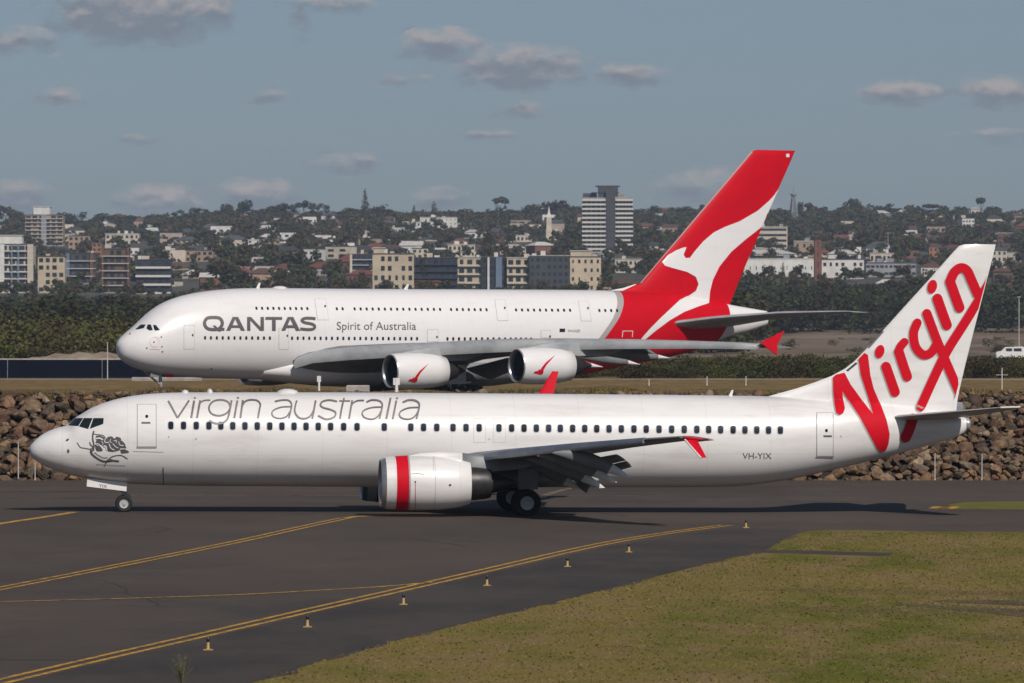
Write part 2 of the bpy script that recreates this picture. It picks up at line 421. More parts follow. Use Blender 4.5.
# belly fairing where the wing joins; its grey stands in for the flaps' shade
bf = MB(); rings = []
for x, k in ((15.2, .02), (16, .35), (17.5, .8), (19.5, 1), (21, .8), (22.3, .4), (23.2, .05)):
    zt, zb, ww = J.prof(x)
    rings.append([(x, -(1.2+.62*k)*math.copysign(abs(math.cos(t))**.8, math.cos(t)), zb+.35+(.55+.1*k)*math.sin(t)*(1 if math.sin(t) > 0 else (.40+.12*k))) for t in (2*math.pi*i/28 for i in range(28))])
bf.loft(rings).build('belly_fairing', M['wgrey'], jet, True)
# fin with its long dorsal fillet
def finbuild(Cr, secs, name, m, parent, v=0.0):
    mb = MB(); rr = []
    for le, te, t in secs:
        a = Cr.sz(*le, v); b = Cr.sz(*te, v)
        rr.append(foil((a[0], v, a[1]), (b[0], v, b[1]), t, 14, up=(0, 1, 0)))
    mb.loft(rr); return mb, mb.build(name, m, parent, True, angle=50)
finJ, ofin = finbuild(J, [((764, 397.5), (957, 426), .34), ((797, 388.3), (956.5, 409), .40), ((815, 382.2), (957, 404), .40), ((831.3, 376), (957.8, 398), .42), ((845, 368.6), (959.4, 390), .43), ((854, 361.5), (961.5, 381), .43), ((865.6, 349.6), (965, 366), .42), ((900, 311.5), (974, 330), .36), ((930, 278.3), (984, 291), .29), ((955, 249.8), (993.5, 254), .22), ((959, 246), (995, 247.6), .19), ((964, 244.2), (995.6, 244.4), .10)], 'fin', M['white'], jet)
BJT = J.bvh(fusJ, finJ)
lp = J.decal(BJT, [('stroke', [(869, 347.5), (955.5, 249.5)], 1.6)], .014); lp.build('leading_edge_strip', M['metal'], ofin)
dk = J.decal(BJT, [('poly', [(846, 370.5), (856, 362.3), (857.5, 363.7), (848, 371.6)])], .014); dk.build('fairing_patch', M['inlet'], ofin)
# ---- wings
def wingJ(sg):
    vs_ = [(-1.2, 15.6, 1.92, 6.6, .95), (-1.9, 16.6, 2.04, 5.5, .82), (-3.2, 17.3, 2.28, 4.7, .62), (-5.5, 18.5, 2.55, 3.35, .42), (-8, 19.8, 2.78, 2.9, .33), (-10.5, 21.1, 2.99, 2.35, .27), (-12.5, 22.1, 3.14, 1.95, .22), (-15, 23.4, 3.33, 1.5, .16), (-16.9, 24.4, 3.46, 1.1, .11)]
    mb = MB(); rr = []
    for v, sl, z, c, t in vs_:
        rr.append(foil((sl, v*sg, z), (sl+c, v*sg, z-.03-.02*c), t, 12, camber=.015*c))
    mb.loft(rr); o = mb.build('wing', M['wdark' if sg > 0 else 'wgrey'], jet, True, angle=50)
    sb = MB(); rr = []                                  # drooped slats
    for v, sl, z, c, t in vs_[2:-1]:
        d = .17*min(1, c/2.4)
        rr.append([(sl+x*c-.16, v*sg, z+zz) for x, zz in ((.02, .06), (-.005, -.01-d*.6), (.012, -.06-d), (.05, -.05-d*.7), (.03, -.03), (.085, .10*min(1, c/3)+.03), (.05, .09*min(1, c/3)+.03))])
    sb.loft(rr).build('slat', M['slat'], o, True, angle=60)
    ob = MB(); rr = []
    for v, sl, z, c, t in vs_[-2:]:
        rr.append(foil((sl+c-.02, v*sg, z-.05), (sl+c+.28, v*sg, z-.12), .05, 6))
    ob.loft(rr).build('aileron', M['wgrey'], o, True)
    for v0, v1, s0, s1, z0, z1, c0, c1, dr in ((-2.2, -5.3, 21.5, 21.5, 1.72, 2.14, 1.35, 1.15, 30), (-5.7, -10.3, 21.6, 22.75, 2.2, 2.62, 1.05, .8, 26)):
        for k, (co, name) in enumerate(((0, 'flap'), (1, 'aft_flap'))):
            fb = MB(); rr = []
            for v, s_, z, c in ((v0, s0, z0, c0), (v1, s1, z1, c1)):
                a = R(dr*(1+.45*k)); L = c*(.62 if k == 0 else .42)
                x0 = s_+(c*.58*math.cos(R(dr)) if k else 0); zz = z-(c*.62*math.sin(R(dr)) if k else 0)-.05*k
                rr.append(foil((x0, v*sg, zz), (x0+L*math.cos(a), v*sg, zz-L*math.sin(a)), .13, 8))
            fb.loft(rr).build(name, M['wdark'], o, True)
    # flap track fairings with pale tips hanging down
    for v, pt in ((-6.5, (602, 488)), (-8.5, (614, 482.6)), (-10.5, (629, 478)), (-3.0, (577, 489))):
        s1, z1 = J.sz(*pt, v); zw = polyline_interp([(-a[0], a[2]) for a in vs_], -v); L = 3.0 if v < -4 else 1.9
        s0, z0 = s1-L, zw-.25
        fm = MB(); rr = []; tip = MB(); tr = []
        for k in range(13):
            t = k/12; cx = s0+(s1-s0)*t; cz = z0+(z1-z0)*(t**1.6); r = .30*(math.sin(math.pi*min(1, t*1.25+.03)*.5)**.7)*(1 if t < .45 else max(.03, 1-((t-.45)/.55)**1.4)); 
            ring = [(cx+.12*math.sin(q), v*sg+.55*r*math.cos(q), cz+r*math.sin(q)) for q in (2*math.pi*i/12 for i in range(12))]
            if k <= 9: rr.append(ring)
            if k >= 9: tr.append(ring)
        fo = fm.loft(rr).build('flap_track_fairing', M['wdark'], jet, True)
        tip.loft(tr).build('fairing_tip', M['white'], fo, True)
    ab = MB(); a = vs_[-1]
    if sg > 0:   # lower strake of the near tip (no upper blade shows)
        q0 = J.sz(680.5, 438.5, -16.9); q1 = J.sz(705, 440, -17.0)
        p = [J.sz(683.5, 439.5, -17), J.sz(700, 458, -17.7), J.sz(706.5, 457.6, -17.7), J.sz(697.5, 440.0, -17)]
        rr = [foil((p[0][0], -16.95, p[0][1]), (p[3][0], -16.95, p[3][1]), .12, 8, up=(0, 1, 0)), foil((p[1][0], -17.7, p[1][1]), (p[2][0], -17.7, p[2][1]), .05, 8, up=(0, 1, 0))]
        wl = ab.loft(rr).build('winglet', M['red_flat'], jet, True)
        eb = MB(); eb.tube((p[0][0]+.05, -17.02, p[0][1]), (p[1][0]+.03, -17.76, p[1][1]), .035, n=6); eb.build('winglet_edge', M['white'], wl)
        cb = MB(); rr = [foil((q0[0], -16.6, q0[1]+.02), (q1[0]-.15, -16.6, q1[1]), .13, 8), foil((q0[0]+.12, -17.0, q0[1]+.06), (q1[0]+.1, -17.0, q1[1]), .07, 8)]
        cb.loft(rr).build('wing_tip', M['red_flat'], wl, True)
    else:        # the far tip rises over the fuselage
        V = 17.4; p = [J.sz(535, 400, V-.4), J.sz(552.2, 371.2, V+.2), J.sz(558.6, 371.4, V+.2), J.sz(552, 400, V-.4)]
        rr = [foil((24.4, 16.9, 3.46), (25.5, 16.9, 3.44), .11, 8, up=(0, -.5, .8)), foil((p[0][0], V-.4, p[0][1]), (p[3][0], V-.4, p[3][1]), .10, 8, up=(0, -1, 0)), foil((p[1][0], V+.2, p[1][1]), (p[2][0], V+.2, p[2][1]), .05, 8, up=(0, -1, 0))]
        ab.loft(rr).build('winglet', M['red_flat'], o, True)
    return o
for sg in (1, -1): wingJ(sg)
# ---- engines
def engineJ(v):
    cz = 1.36; s0 = 13.93; c = (s0, v, cz)
    def flat(o):                                          # flattened underside of the nacelle
        a, p, q = o; return (a, p, q*(1 if q > 0 else .97))
    cw = MB(); cw.lathe([(.30, .84), (.10, .86), (.02, .92), (0, .965), (.03, 1.0), (.2, 1.055)], c, 'x', 48, fn=flat)
    e = cw.build('engine_lip', M['metal'], None, True)
    root = MB().lathe([(.2, 1.055), (.55, 1.085), (1.0, 1.11), (1.7, 1.12), (2.4, 1.10), (3.05, 1.02), (3.60, .87), (3.62, .85), (3.3, .86), (2.9, .84)], c, 'x', 48, fn=flat)
    o = root.build('engine_nacelle', M['white'], jet, True, angle=60); e.parent = o
    MB().lathe([(.30, .84), (1.2, .80), (1.25, .25), (.95, .12), (.8, .01)], c, 'x', 36).build('intake', M['inlet'], o, True)
    fb = MB()
    for i in range(24):
        t = 2*math.pi*i/24; u_ = Vector((0, math.cos(t), math.sin(t))); n_ = Vector((.08, -math.sin(t)*.07, math.cos(t)*.07))
        cc = Vector(c)+Vector((1.12, 0, 0)); fb.add([cc+u_*.25-n_, cc+u_*.79-n_*1.6, cc+u_*.79+n_*1.6, cc+u_*.25+n_], [(0, 1, 2, 3)])
    fb.build('fan', M['fan'], o)
    rb = MB().lathe([(.60, 1.094), (1.08, 1.118)], (c[0], c[1], c[2]), 'x', 48, fn=flat)
    rb.v = [(a, b+(b-c[1])*.006, z+(z-c[2])*.006) for a, b, z in rb.v]
    rb.build('red_band', M['red_flat'], o, True)
    sm = MB().lathe([(1.09, 1.124), (1.14, 1.126)], c, 'x', 48, fn=flat); sm.build('cowl_seam', M['seam'], o, True)
    sm = MB().lathe([(2.13, 1.121), (2.15, 1.121)], c, 'x', 48, fn=flat); sm.build('cowl_seam', M['seam_soft'], o, True)
    MB().lathe([(2.9, .70), (3.8, .69), (4.3, .63), (4.45, .58), (4.42, .52), (3.9, .45)], c, 'x', 36).build('core_cowl', M['dmetal'], o, True)
    MB().lathe([(4.0, .40), (4.5, .42), (5.0, .30), (5.35, .14), (5.5, .02)], c, 'x', 28).build('exhaust_plug', M['dmetal'], o, True)
    pb = MB(); rr = []
    for x, zt_, hw, zb_ in ((1.1, 1.10, .02, 1.0), (1.7, 1.22, .12, .9), (2.4, 1.26, .22, .7), (3.3, 1.22, .24, .5), (4.2, 1.12, .22, .45), (5.4, .95, .15, .55), (6.6, .90, .05, .75)):
        rr.append([(c[0]+x, v-hw, c[2]+zb_), (c[0]+x, v-hw, c[2]+zt_-.08), (c[0]+x, v-hw*.5, c[2]+zt_), (c[0]+x, v+hw*.5, c[2]+zt_), (c[0]+x, v+hw, c[2]+zt_-.08), (c[0]+x, v+hw, c[2]+zb_)])
    py_ = MB().loft(rr[:4]).build('pylon', M['white'], jet, True, angle=50); MB().loft(rr[3:]).build('pylon_tail', M['wdark'], py_, True, angle=50)  # rear part coloured dark to stand in for the wing's shadow
    if v < 0:
        vv, tt = [], []
        ng = J.bvh(root)
        for nm, mt, shp in (('latch_mark', 'dgrey', [('poly', oval(450, 485, 1.3, 1.1)), ('poly', oval(415.3, 481.8, .9, .9))]), ('latch_mark', 'red_flat', [('poly', oval(408.5, 478.2, .9, .9)), ('stroke', [(415.4, 483), (415.4, 508)], .45, False)]),
                            ('panel_seam', 'seam_soft', [('stroke', [(409, 474.2), (418, 473.4), (424, 475)], .5, False), ('stroke', [(433, 458), (433.6, 470)], .5, False)])):
            m_ = J.decal(ng, shp, .02); m_.build(nm, M[mt], o)
    return o
engineJ(-4.83); engineJ(4.83)
# ---- stabilisers
for sg in (1, -1):
    a = J.sz(887.7, 418, -.7); b = J.sz(1003, 407.5, -7.2)
    rr = []
    for t, c, th in ((-.02, 3.25, .26), (.25, 2.7, .22), (.6, 2.0, .16), (.93, 1.2, .10), (1, .75, .05)):
        v_ = -.35-6.85*t; sl = a[0]+(b[0]-a[0])*t; z = a[1]+(b[1]-a[1])*t
        rr.append(foil((sl, v_*sg, z), (sl+c, v_*sg, z+.02), th, 10))
    st = MB().loft(rr).build('tailplane', M['wgrey'], jet, True, angle=50)
    tp = MB(); tp.tube((b[0]-.1, -7.2*sg, b[1]), (b[0]+.7, -7.22*sg, b[1]+.02), .035, n=6); tp.build('tip_cap', M['white'], st)
# ---- landing gear
nl = J.sz(123.9, 501, -.2)
ngear = jet
NX = nl[0]
for v in (-.21, .21): wheel(ngear, (NX, v, .345+gz(J.O.x+NX, 229)), .345, .2)
gm = MB(); gm.tube((NX+.05, 0, .4), (NX-.12, 0, 1.9), .07); gm.tube((NX, -.3, .40), (NX, .3, .40), .05); gm.tube((NX+.1, 0, .75), (NX-.65, 0, 1.5), .04); gm.tube((NX+.28, 0, .72), (NX+.04, 0, .9), .03); gm.tube((NX+.28, 0, .72), (NX+.05, 0, .45), .03)
gm.build('gear_strut', M['strut'], ngear, True)
for sg in (-1, 1):
    q = [J.sz(87.2, 478.4, -.5), J.sz(127, 482.5, -.5), J.sz(126.3, 491.3, -.5), J.sz(86.6, 486.4, -.5)]
    dm = MB().add([(a, .5*sg-.02, z) for a, z in q]+[(a, .5*sg+.02, z) for a, z in q], [(0, 1, 2, 3), (7, 6, 5, 4), (0, 4, 5, 1), (1, 5, 6, 2), (2, 6, 7, 3), (3, 7, 4, 0)])
    dr = dm.build('gear_door', M['white'], ngear)
    if sg < 0:
        J.decal(J.bvh(dm), text_shapes('YIX', 99, 107, 487.2, 3.2, slope=.10), .012).build('door_letters', M['dgrey'], dr)
GX = J.sz(527, 502.5, -3.3)[0]
for sg in (1, -1):
    g = jet
    zz = gz(.4, 227)-.06 if sg > 0 else -.03
    for v in (-3.29, -2.43): wheel(g, (GX, v*sg, .565+zz), .565, .40, rim=.5)
    gm = MB(); gm.tube((GX, -2.86*sg, .5), (GX-.1, -2.9*sg, 2.0), .12); gm.tube((GX, -2.4*sg, .56), (GX, -3.3*sg, .56), .08); gm.tube((GX, -2.86*sg, 1.1), (GX, -1.4*sg, 1.7), .06); gm.tube((GX+.35, -2.86*sg, 1.1), (GX+.02, -2.86*sg, 1.4), .035); gm.tube((GX+.35, -2.86*sg, 1.1), (GX, -2.86*sg, .65), .035)
    gm.build('gear_strut', M['strut'], g, True)
    gd = MB().box(GX-.35, GX+.45, -3.2*sg-.02, -3.2*sg+.02, 1.05, 1.9); gd.build('gear_door', M['wdark'], g)
# ---- cabin windows, doors, cockpit glass
wx = [170.8, 183.5, 196.2, 208.9, 220.8, 232.7, 244.9, 257.2, 269.7, 281.9, 294, 306, 318.2, 330.6, 343.6, 357, 384.2, 410.8, 423.5, 436.7, 453.0, 466.0, 479.1, 498.9, 511.6, 524, 536.3, 548.6, 560.3, 572.6, 584.7, 596.7, 609, 621.3, 633.9, 646.2, 659, 671.6, 684.2, 696.8, 708.6, 720.6, 733.1, 744.9, 756.7, 768.5, 780.3]
fr = M['outline']
for x in wx:
    y = 425.5+(x-170)*.0078
    wf = J.decal(BJ, [('poly', rrect(x, y, 6.6, 9.0, 2.4))], .008, 4).build('window', M['seam_soft'], jet)
    J.decal(BJ, [('poly', rrect(x, y, 5.2, 7.6, 1.9))], .016, 4).build('pane', M['glass'], wf)
def door(Cr, B, par, box, wd=.9, m='white', seam='seam', off=.008, handle=None, slant=0, win=None, bar=True):
    x0, y0, x1, y1 = box
    def q(g): return [(x0-g+slant, y0-g), (x1+g+slant, y0-g), (x1+g, y1+g), (x0-g, y1+g)]
    d = Cr.decal(B, [('poly', q(0))], off+.012, 4).build('door', M[m], par)
    Cr.decal(B, [('poly', q(wd))], off, 4).build('door_seam', M[seam], d)
    if handle: Cr.decal(B, [('poly', rrect(handle[0], handle[1], handle[2], handle[3], .4))], off+.02, 4).build('handle', M['dgrey'], d)
    if win: Cr.decal(B, [('poly', oval(*win))], off+.02, 4).build('door_window', M['glass'], d)
    if bar: Cr.decal(B, [('poly', [(x0-1, y1-.6), (x1+1, y1-.6), (x1+1, y1+1), (x0-1, y1+1)])], off+.022, 4).build('door_sill', M['seam'], d)
    return d
door(J, BJ, jet, (137.6, 404.8, 155.8, 446.8), .7, handle=(146, 423, 9, 1.8), win=(146.8, 416.6, 1.5, 1.7))
door(J, BJ, jet, (817, 413.2, 832.8, 456), .7, handle=(827.5, 436.2, 8.5, 1.8), win=(826.3, 430.6, 1.5, 1.7))
for x0, x1 in ((473.9, 485.4), (493.6, 505.3)):
    e = J.decal(BJ, [('poly', [(x0-.5, 418.3), (x1+.5, 418.3), (x1+.5, 442.8), (x0-.5, 442.8)])], .0035, 4).build('overwing_exit', M['seam_soft'], jet)
    J.decal(BJ, [('poly', [(x0, 418.8), (x1, 418.8), (x1, 442.3), (x0, 442.3)])], .0055, 4).build('hatch_panel', M['white'], e)
def crop(ox, oy, k, pts): return [(ox+a/k, oy+b/k) for a, b in pts]
for pts in ([(237, 221), (268, 188), (309, 187), (286, 225)], [(289, 227), (312, 187), (355, 187), (334, 239)], [(341, 238), (359, 187), (409, 187), (407, 214)]):
    w_ = J.decal(BJ, [('poly', crop(20, 380, 4.88, pts))], .02, .7)
    w_.build('cockpit_window', M['cockpit'], ofus); w_.mirror().build('cockpit_window', M['cockpit'], ofus)
# small probes and marks
J.decal(BJ, [('poly', oval(67.5, 440, 1.9, .9, rot=-.5)), ('poly', oval(68.3, 451, 1.2, 1.9))], .02).build('probe', M['dgrey'], ofus)
J.decal(BJ, [('stroke', [(163.2, 467), (163.2, 484)], .8, False)], .02).build('drain_mast', M['dgrey'], ofus)
J.decal(BJ, [('stroke', crop(20, 380, 4.88, [(550, 348), (700, 352)]), .5, False), ('poly', oval(168.6, 437, .8, .8)), ('poly', oval(196, 439, 1, .8)), ('poly', oval(841, 436.3, .8, .8)), ('poly', oval(489, 439, .7, .7))], .01).build('skin_mark', M['seam'], ofus)
# crown antennas
def bump(par, pxs, h, name='antenna', Cr=J, w_=.35, top=392.3):
    s0, z = Cr.sz(pxs[0], top, 0); s1, _ = Cr.sz(pxs[1], top, 0); z = Cr.prof((s0+s1)/2)[0]-.05
    rr = [[((s0+s1)/2+(s1-s0)/2*r*math.cos(t), w_*r*math.sin(t), z+h*(1-r*r)**.5) for t in (2*math.pi*i/16 for i in range(16))] for r in (1, .85, .6, .3, .05)]
    MB().loft(rr).build(name, M['white'], par, True)
bump(jet, (181, 189), .16); bump(jet, (206.5, 213), .2); bump(jet, (276, 299), .2, 'antenna_radome', w_=.5)
def blade(par, x0, x1, x2, h, Cr=J, top=392.3, name='antenna', zref=None):
    s0, _ = Cr.sz(x0, top); s1, _ = Cr.sz(x1, top); s2, _ = Cr.sz(x2, top); z = Cr.prof(s0)[0]-.05
    rr = [foil((s0, 0, z), (s1, 0, z), .06, 6, up=(0, 1, 0)), foil((s2, 0, z+h), (s2+(s1-s0)*.5, 0, z+h), .03, 6, up=(0, 1, 0))]
    MB().loft(rr).build(name, M['white'], par, True)
blade(jet, 728, 732, 731.5, .28)
# ---- livery: long thin title
A = lambda pts: crop(160, 380, 7.314, pts)
Bq = lambda pts: crop(290, 380, 7.314, pts)
tl = []
def st(pts, wd=2.3): tl.append(('stroke', pts, wd*.82, False))
st(A([(60, 153), (128, 278)]), 2.5); st(A([(128, 278), (213, 150)]), 2.3)
st(A([(250, 152), (228, 278)]), 2.6); st(A([(256, 127), (253, 138)]), 2.4)
st(A([(294, 150), (270, 278)]), 2.6); st(A([(284, 200), (298, 165), (330, 151), (368, 150)]), 1.9)
st(A([(515, 205), (500, 165), (450, 147), (390, 158), (358, 200), (375, 245), (430, 262), (485, 245), (512, 210)]), 2.1)
st(A([(524, 150), (508, 235), (490, 290), (450, 316), (400, 317), (360, 297)]), 2.2)
st(A([(566, 152), (543, 278)]), 2.4); st(A([(571, 127), (568, 138)]), 2.4)
st(A([(606, 150), (588, 278)]), 2.4); st(A([(598, 200), (620, 162), (660, 148), (710, 153), (733, 178), (728, 215), (716, 280)]), 2.1)
st(A([(840, 160), (890, 150), (940, 152), (962, 180), (955, 230), (942, 280)]), 2.0); st(A([(955, 197), (890, 200), (835, 220), (818, 245), (835, 272), (880, 282), (925, 268), (948, 235)]), 1.6)
st(Bq([(50, 153), (38, 195), (36, 235), (60, 272), (100, 284), (145, 268), (172, 225)]), 2.0); st(Bq([(188, 153), (163, 284)]), 2.2)
st(Bq([(345, 160), (290, 150), (240, 160), (222, 185), (245, 205), (300, 220), (333, 240), (322, 272), (265, 288), (205, 262)]), 2.0)
st(Bq([(396, 135), (378, 210), (366, 284)]), 2.1); st(Bq([(360, 156), (440, 156)]), 1.5)
st(Bq([(455, 152), (432, 284)]), 2.1); st(Bq([(444, 205), (462, 172), (495, 155), (542, 153)]), 1.7)
st(Bq([(560, 165), (600, 150), (650, 155), (675, 180), (668, 230), (655, 283)]), 2.0); st(Bq([(668, 200), (600, 204), (545, 222), (528, 248), (548, 276), (600, 288), (642, 268), (662, 235)]), 1.6)
st(Bq([(736, 135), (705, 283)]), 2.4); st(Bq([(778, 155), (752, 285)]), 2.2); st(Bq([(785, 132), (782, 143)]), 2.2)
st(Bq([(825, 167), (868, 151), (918, 155), (945, 180), (940, 225), (925, 285)]), 2.1); st(Bq([(938, 203), (870, 207), (815, 228), (800, 255), (820, 280), (870, 288), (912, 268), (934, 235)]), 1.6)
J.decal(BJ, tl, .010, dz=.0012).build('title_lettering', M['silver'], ofus)
J.decal(BJ, text_shapes('VH-YIX', 742.5, 771.5, 458.8, 6.2), .012).build('registration', M['dgrey'], ofus)
# ---- ship drawing by the nose
K = lambda pts: crop(80, 425, 15.18, pts)
sh = []
for p, wd in (([(-40, 270), (-25, 300), (10, 340), (70, 352), (150, 365), (185, 350)], .9), ([(165, 375), (185, 440), (260, 505), (340, 545), (410, 552), (480, 540), (580, 548)], 1.8), ([(160, 400), (175, 440), (230, 490)], 1.6), ([(375, 615), (400, 565), (470, 490), (560, 462), (640, 465), (715, 510)], 1.0),
              ([(210, 100), (195, 150), (195, 220), (210, 300), (205, 380)], 1.6), ([(200, 135), (260, 145), (340, 155), (375, 180)], .8), ([(250, 175), (300, 172), (350, 190)], 1.4), ([(150, 265), (160, 300), (200, 340), (185, 400)], 1.2),
              ([(235, 300), (240, 340), (262, 385), (330, 385)], .9), ([(255, 330), (290, 345), (320, 380)], 2.4), ([(250, 265), (310, 250), (345, 290), (365, 320)], 1.8), ([(345, 215), (320, 245), (300, 260)], 1.5), ([(370, 190), (400, 215), (375, 260), (385, 285)], 1.1), ([(430, 195), (480, 190), (490, 220), (455, 250), (470, 285)], 2.1), ([(400, 275), (430, 300), (425, 350), (440, 385)], 2.0), ([(450, 290), (470, 335), (500, 370)], 1.0),
              ([(490, 270), (530, 320), (580, 350)], 2.4), ([(500, 240), (540, 215), (520, 250), (550, 280)], 1.2), ([(555, 190), (610, 210), (600, 250), (570, 300)], 1.7), ([(590, 240), (640, 255), (680, 300)], 1.4), ([(600, 310), (640, 330), (695, 340)], 1.3), ([(440, 385), (510, 392), (600, 368)], 1.1), ([(220, 410), (270, 450), (350, 490), (420, 490)], .6), ([(420, 535), (480, 530)], 2.0)):
    sh.append(('stroke', K(p), wd))
sh += [('poly', K([(238, 180), (330, 172), (400, 215), (440, 185), (490, 185), (520, 205), (560, 190), (610, 210), (640, 255), (690, 310), (700, 345), (620, 345), (540, 385), (440, 388), (395, 320), (300, 290), (260, 262)])), ('poly', K([(235, 300), (290, 320), (345, 385), (262, 392), (238, 345)])), ('poly', K([(610, 370), (680, 365), (740, 395), (748, 410), (700, 420), (630, 425)]))]
J.decal(BJ, sh, .012, dz=.0006).build('ship_emblem', M['dgrey'], ofus)
hl_ = [('stroke', K(p), wd) for p, wd in (([(225, 292), (270, 285), (310, 315), (350, 368)], .8), ([(385, 205), (380, 262), (440, 262)], .7), ([(445, 288), (468, 345), (520, 378)], .8), ([(500, 285), (545, 330), (580, 345)], .7), ([(515, 240), (555, 235), (548, 268)], .6), ([(590, 255), (605, 300), (660, 312)], .7), ([(250, 205), (300, 200), (345, 222)], 1.3), ([(365, 320), (395, 325), (405, 370)], 1.2), ([(470, 215), (455, 245), (480, 265)], .5), ([(330, 250), (350, 275), (345, 300)], .5))]
J.decal(BJ, hl_, .030, dz=.0006).build('emblem_highlights', M['white'], ofus)
J.decal(BJ, [('stroke', [(a, 464.2+.05*(a-96)), (a+1.3, 464.2+.05*(a-96))], .9, False) for a in np.arange(96.5, 125, 2.1)], .012).build('small_caption', M['seam'], ofus)
# ---- tail script
TE = ((995.4, 247), (953, 408))
Vp = [(832.9, 377.5), (836, 374.8), (844.6, 372.7), (850.3, 384), (858, 394.6), (865.5, 405), (873, 414.5), (870.6, 405), (867.8, 395.8), (860.8, 374.7), (858.6, 359.1), (864.5, 353), (868, 355), (870.4, 375.5), (873.7, 388.7), (880.7, 405), (886.6, 420.4), (889.6, 434.4), (888.4, 443.8), (886, 449.6), (883, 451.5), (880, 450.8), (877.2, 448.5), (871.3, 438), (859.6, 416.8), (847.9, 399.3), (842.3, 391), (842.8, 397.8), (844.9, 408.6), (843.2, 413.3), (839.7, 415.2), (836.2, 413.3), (834.6, 405), (833.2, 391)]
CL_A, CL_B = (995.4-1.0, 247), (953.2-1.0, 408)
def clampTE(vs, dx=0.):
    ax, ay = CL_A[0]+dx, CL_A[1]; bx, by = CL_B[0]+dx, CL_B[1]; o = []
    for p in vs:
        xl = ax+(bx-ax)*(p[1]-ay)/(by-ay); o.append((min(p[0], xl), p[1]) if p[1] < 412 else p)
    return o
ST = [([(886, 366.5), (890.6, 379.5), (895.0, 392)], 9.6), ([(898.8, 351.5), (903, 364.5), (907.2, 376.5)], 9.6), ([(898.3, 352.5), (900.4, 346.7), (904.4, 342)], 8.2),
      ([(917.2, 322.8), (913.6, 333), (915.5, 346.5), (923, 354.6), (931, 352.5), (936, 345)], 8.8), ([(926.8, 313.4), (936, 338), (946, 362), (963, 401)], 9.0), ([(937.3, 298.5), (942, 312), (946.8, 325)], 9.8),
      ([(950, 281.5), (954.8, 295), (959.4, 307.5)], 9.8), ([(950.4, 280.5), (954.6, 271.8), (961, 267.8), (967, 270.8), (971.6, 280.5), (977.5, 294)], 9.4), ([(996, 272), (966, 320.5), (947.2, 350.5), (933, 379.5), (920.6, 407)], 9.2), ([(912.5, 419), (909.3, 429), (905.5, 437)], 10.0)]
red = [('poly', Vp), ('poly', oval(879.7, 351.6, 4.6, 6.8, rot=.28)), ('poly', oval(932.2, 286.7, 4.7, 7.0, rot=.28))]
grey = [('poly', [(a-1.3, b+1.1) for a, b in q[1]]) for q in red]
for k_, (p_, wd_) in enumerate(ST):
    vs_, fs_ = stroke2d(p_, wd_); red.append(('mesh', clampTE(vs_), fs_)); grey.append(('mesh', clampTE([(a-1.3, b+1.1) for a, b in vs_], -.6), fs_))
def safe(B, sh_, off, dz):
    return J.decal(B, sh_, off, 3.0, dz)
safe(BJT, grey, .010, .0006).build('script_shadow', M['outline'], ofin)
safe(BJT, red, .024, .0015).build('script_lettering', M['red_flat'], ofin)

# ================================================================== the far double-deck airliner
A3 = Craft(117.6, 517.0, 29.6)
topx = [(117.6, 346), (118.2, 343), (121, 338.5), (125.4, 334.2), (134.3, 327), (140.6, 321.5), (150.8, 312.0), (166, 301.9), (186.3, 294.8), (209, 290.8), (232, 288.7), (262, 288.0), (350, 288.8), (560, 289.8), (620, 290.8), (680, 295), (730, 304.7), (766, 311)]
botx = [(117.6, 346), (118.5, 353.5), (124, 361.0), (138, 368.8), (158.4, 373.8), (189, 377), (227, 378.8), (262, 379.6), (350, 380.5), (470, 381), (540, 379.5), (580, 374.6), (608, 368.6), (651, 360.6), (681, 354), (704.7, 346.7), (723, 338), (747, 331.6), (766, 325)]
A3.shape([A3.sz(*p) for p in topx], [A3.sz(*p) for p in botx],
         [(0, 0), (.05, .35), (.2, .75), (.6, 1.25), (1.2, 1.72), (2, 2.15), (3.5, 2.65), (5.5, 3.08), (8, 3.38), (11, 3.53), (14, 3.57), (46, 3.57), (50, 3.35), (56, 2.6), (62, 1.7), (67, .95), (70.5, .45), (72, .4)], 2.15)
send = A3.top[-1][0]; print('A380 length', send, '737', J.top[-1][0])
xs = [.003, .02, .06, .12, .2, .3, .45, .6, .8, 1.05, 1.3, 1.6, 2, 2.4, 2.8, 3.3, 3.8, 4.4, 5, 5.7, 6.4, 7.2, 8, 9, 10, 11.5, 13, 15] + [15+2*i for i in range(1, 15)] + [44+1*i for i in range(int(send-44))] + [send-.1, send]
jum = empty('jumbo_jet', A3.O, A3.a, 'large double-deck white jet with a white kangaroo on its red tail', 'airliner')
fusA = A3.fuselage(xs, 84); ofA = fusA.build('fuselage', M['white2'], jum, True, angle=60)
BA = A3.bvh(fusA)
finA, ofinA = finbuild(A3, [((600, 297), (727, 318), 1.0), ((622, 290), (729, 307), 1.05), ((640, 282.7), (730, 304), 1.0), ((670, 247.2), (741, 276), .9), ((700, 211.8), (757.5, 238), .75), ((730, 176.4), (777.5, 191), .6), ((748, 155.2), (791.5, 159.5), .5), ((751.5, 151.5), (794.5, 152), .4), ((757, 149.8), (795.5, 150.6), .2)], 'fin', M['red'], jum)
BAT = A3.bvh(fusA, finA)
# white dorsal fillet
d0 = A3.sz(606, 291, 0); d1 = A3.sz(640, 284, 0); d2 = A3.sz(640, 292, 0)
rr = [[(a, -h, z0), (a, 0, z1), (a, h, z0)] for a, h, z0, z1 in ((d0[0], .3, d0[1]-.3, d0[1]-.02), ((d0[0]+d1[0])/2, .5, d0[1]-.5, (d0[1]*1.15+d1[1]*.85)/2), (d1[0]-.5, .6, d2[1]-.4, d1[1]+.0), (d1[0]+2, .3, d2[1]-.6, d2[1]-.1))]
MB().loft(rr).build('dorsal_fillet', M['white2'], jum, True)
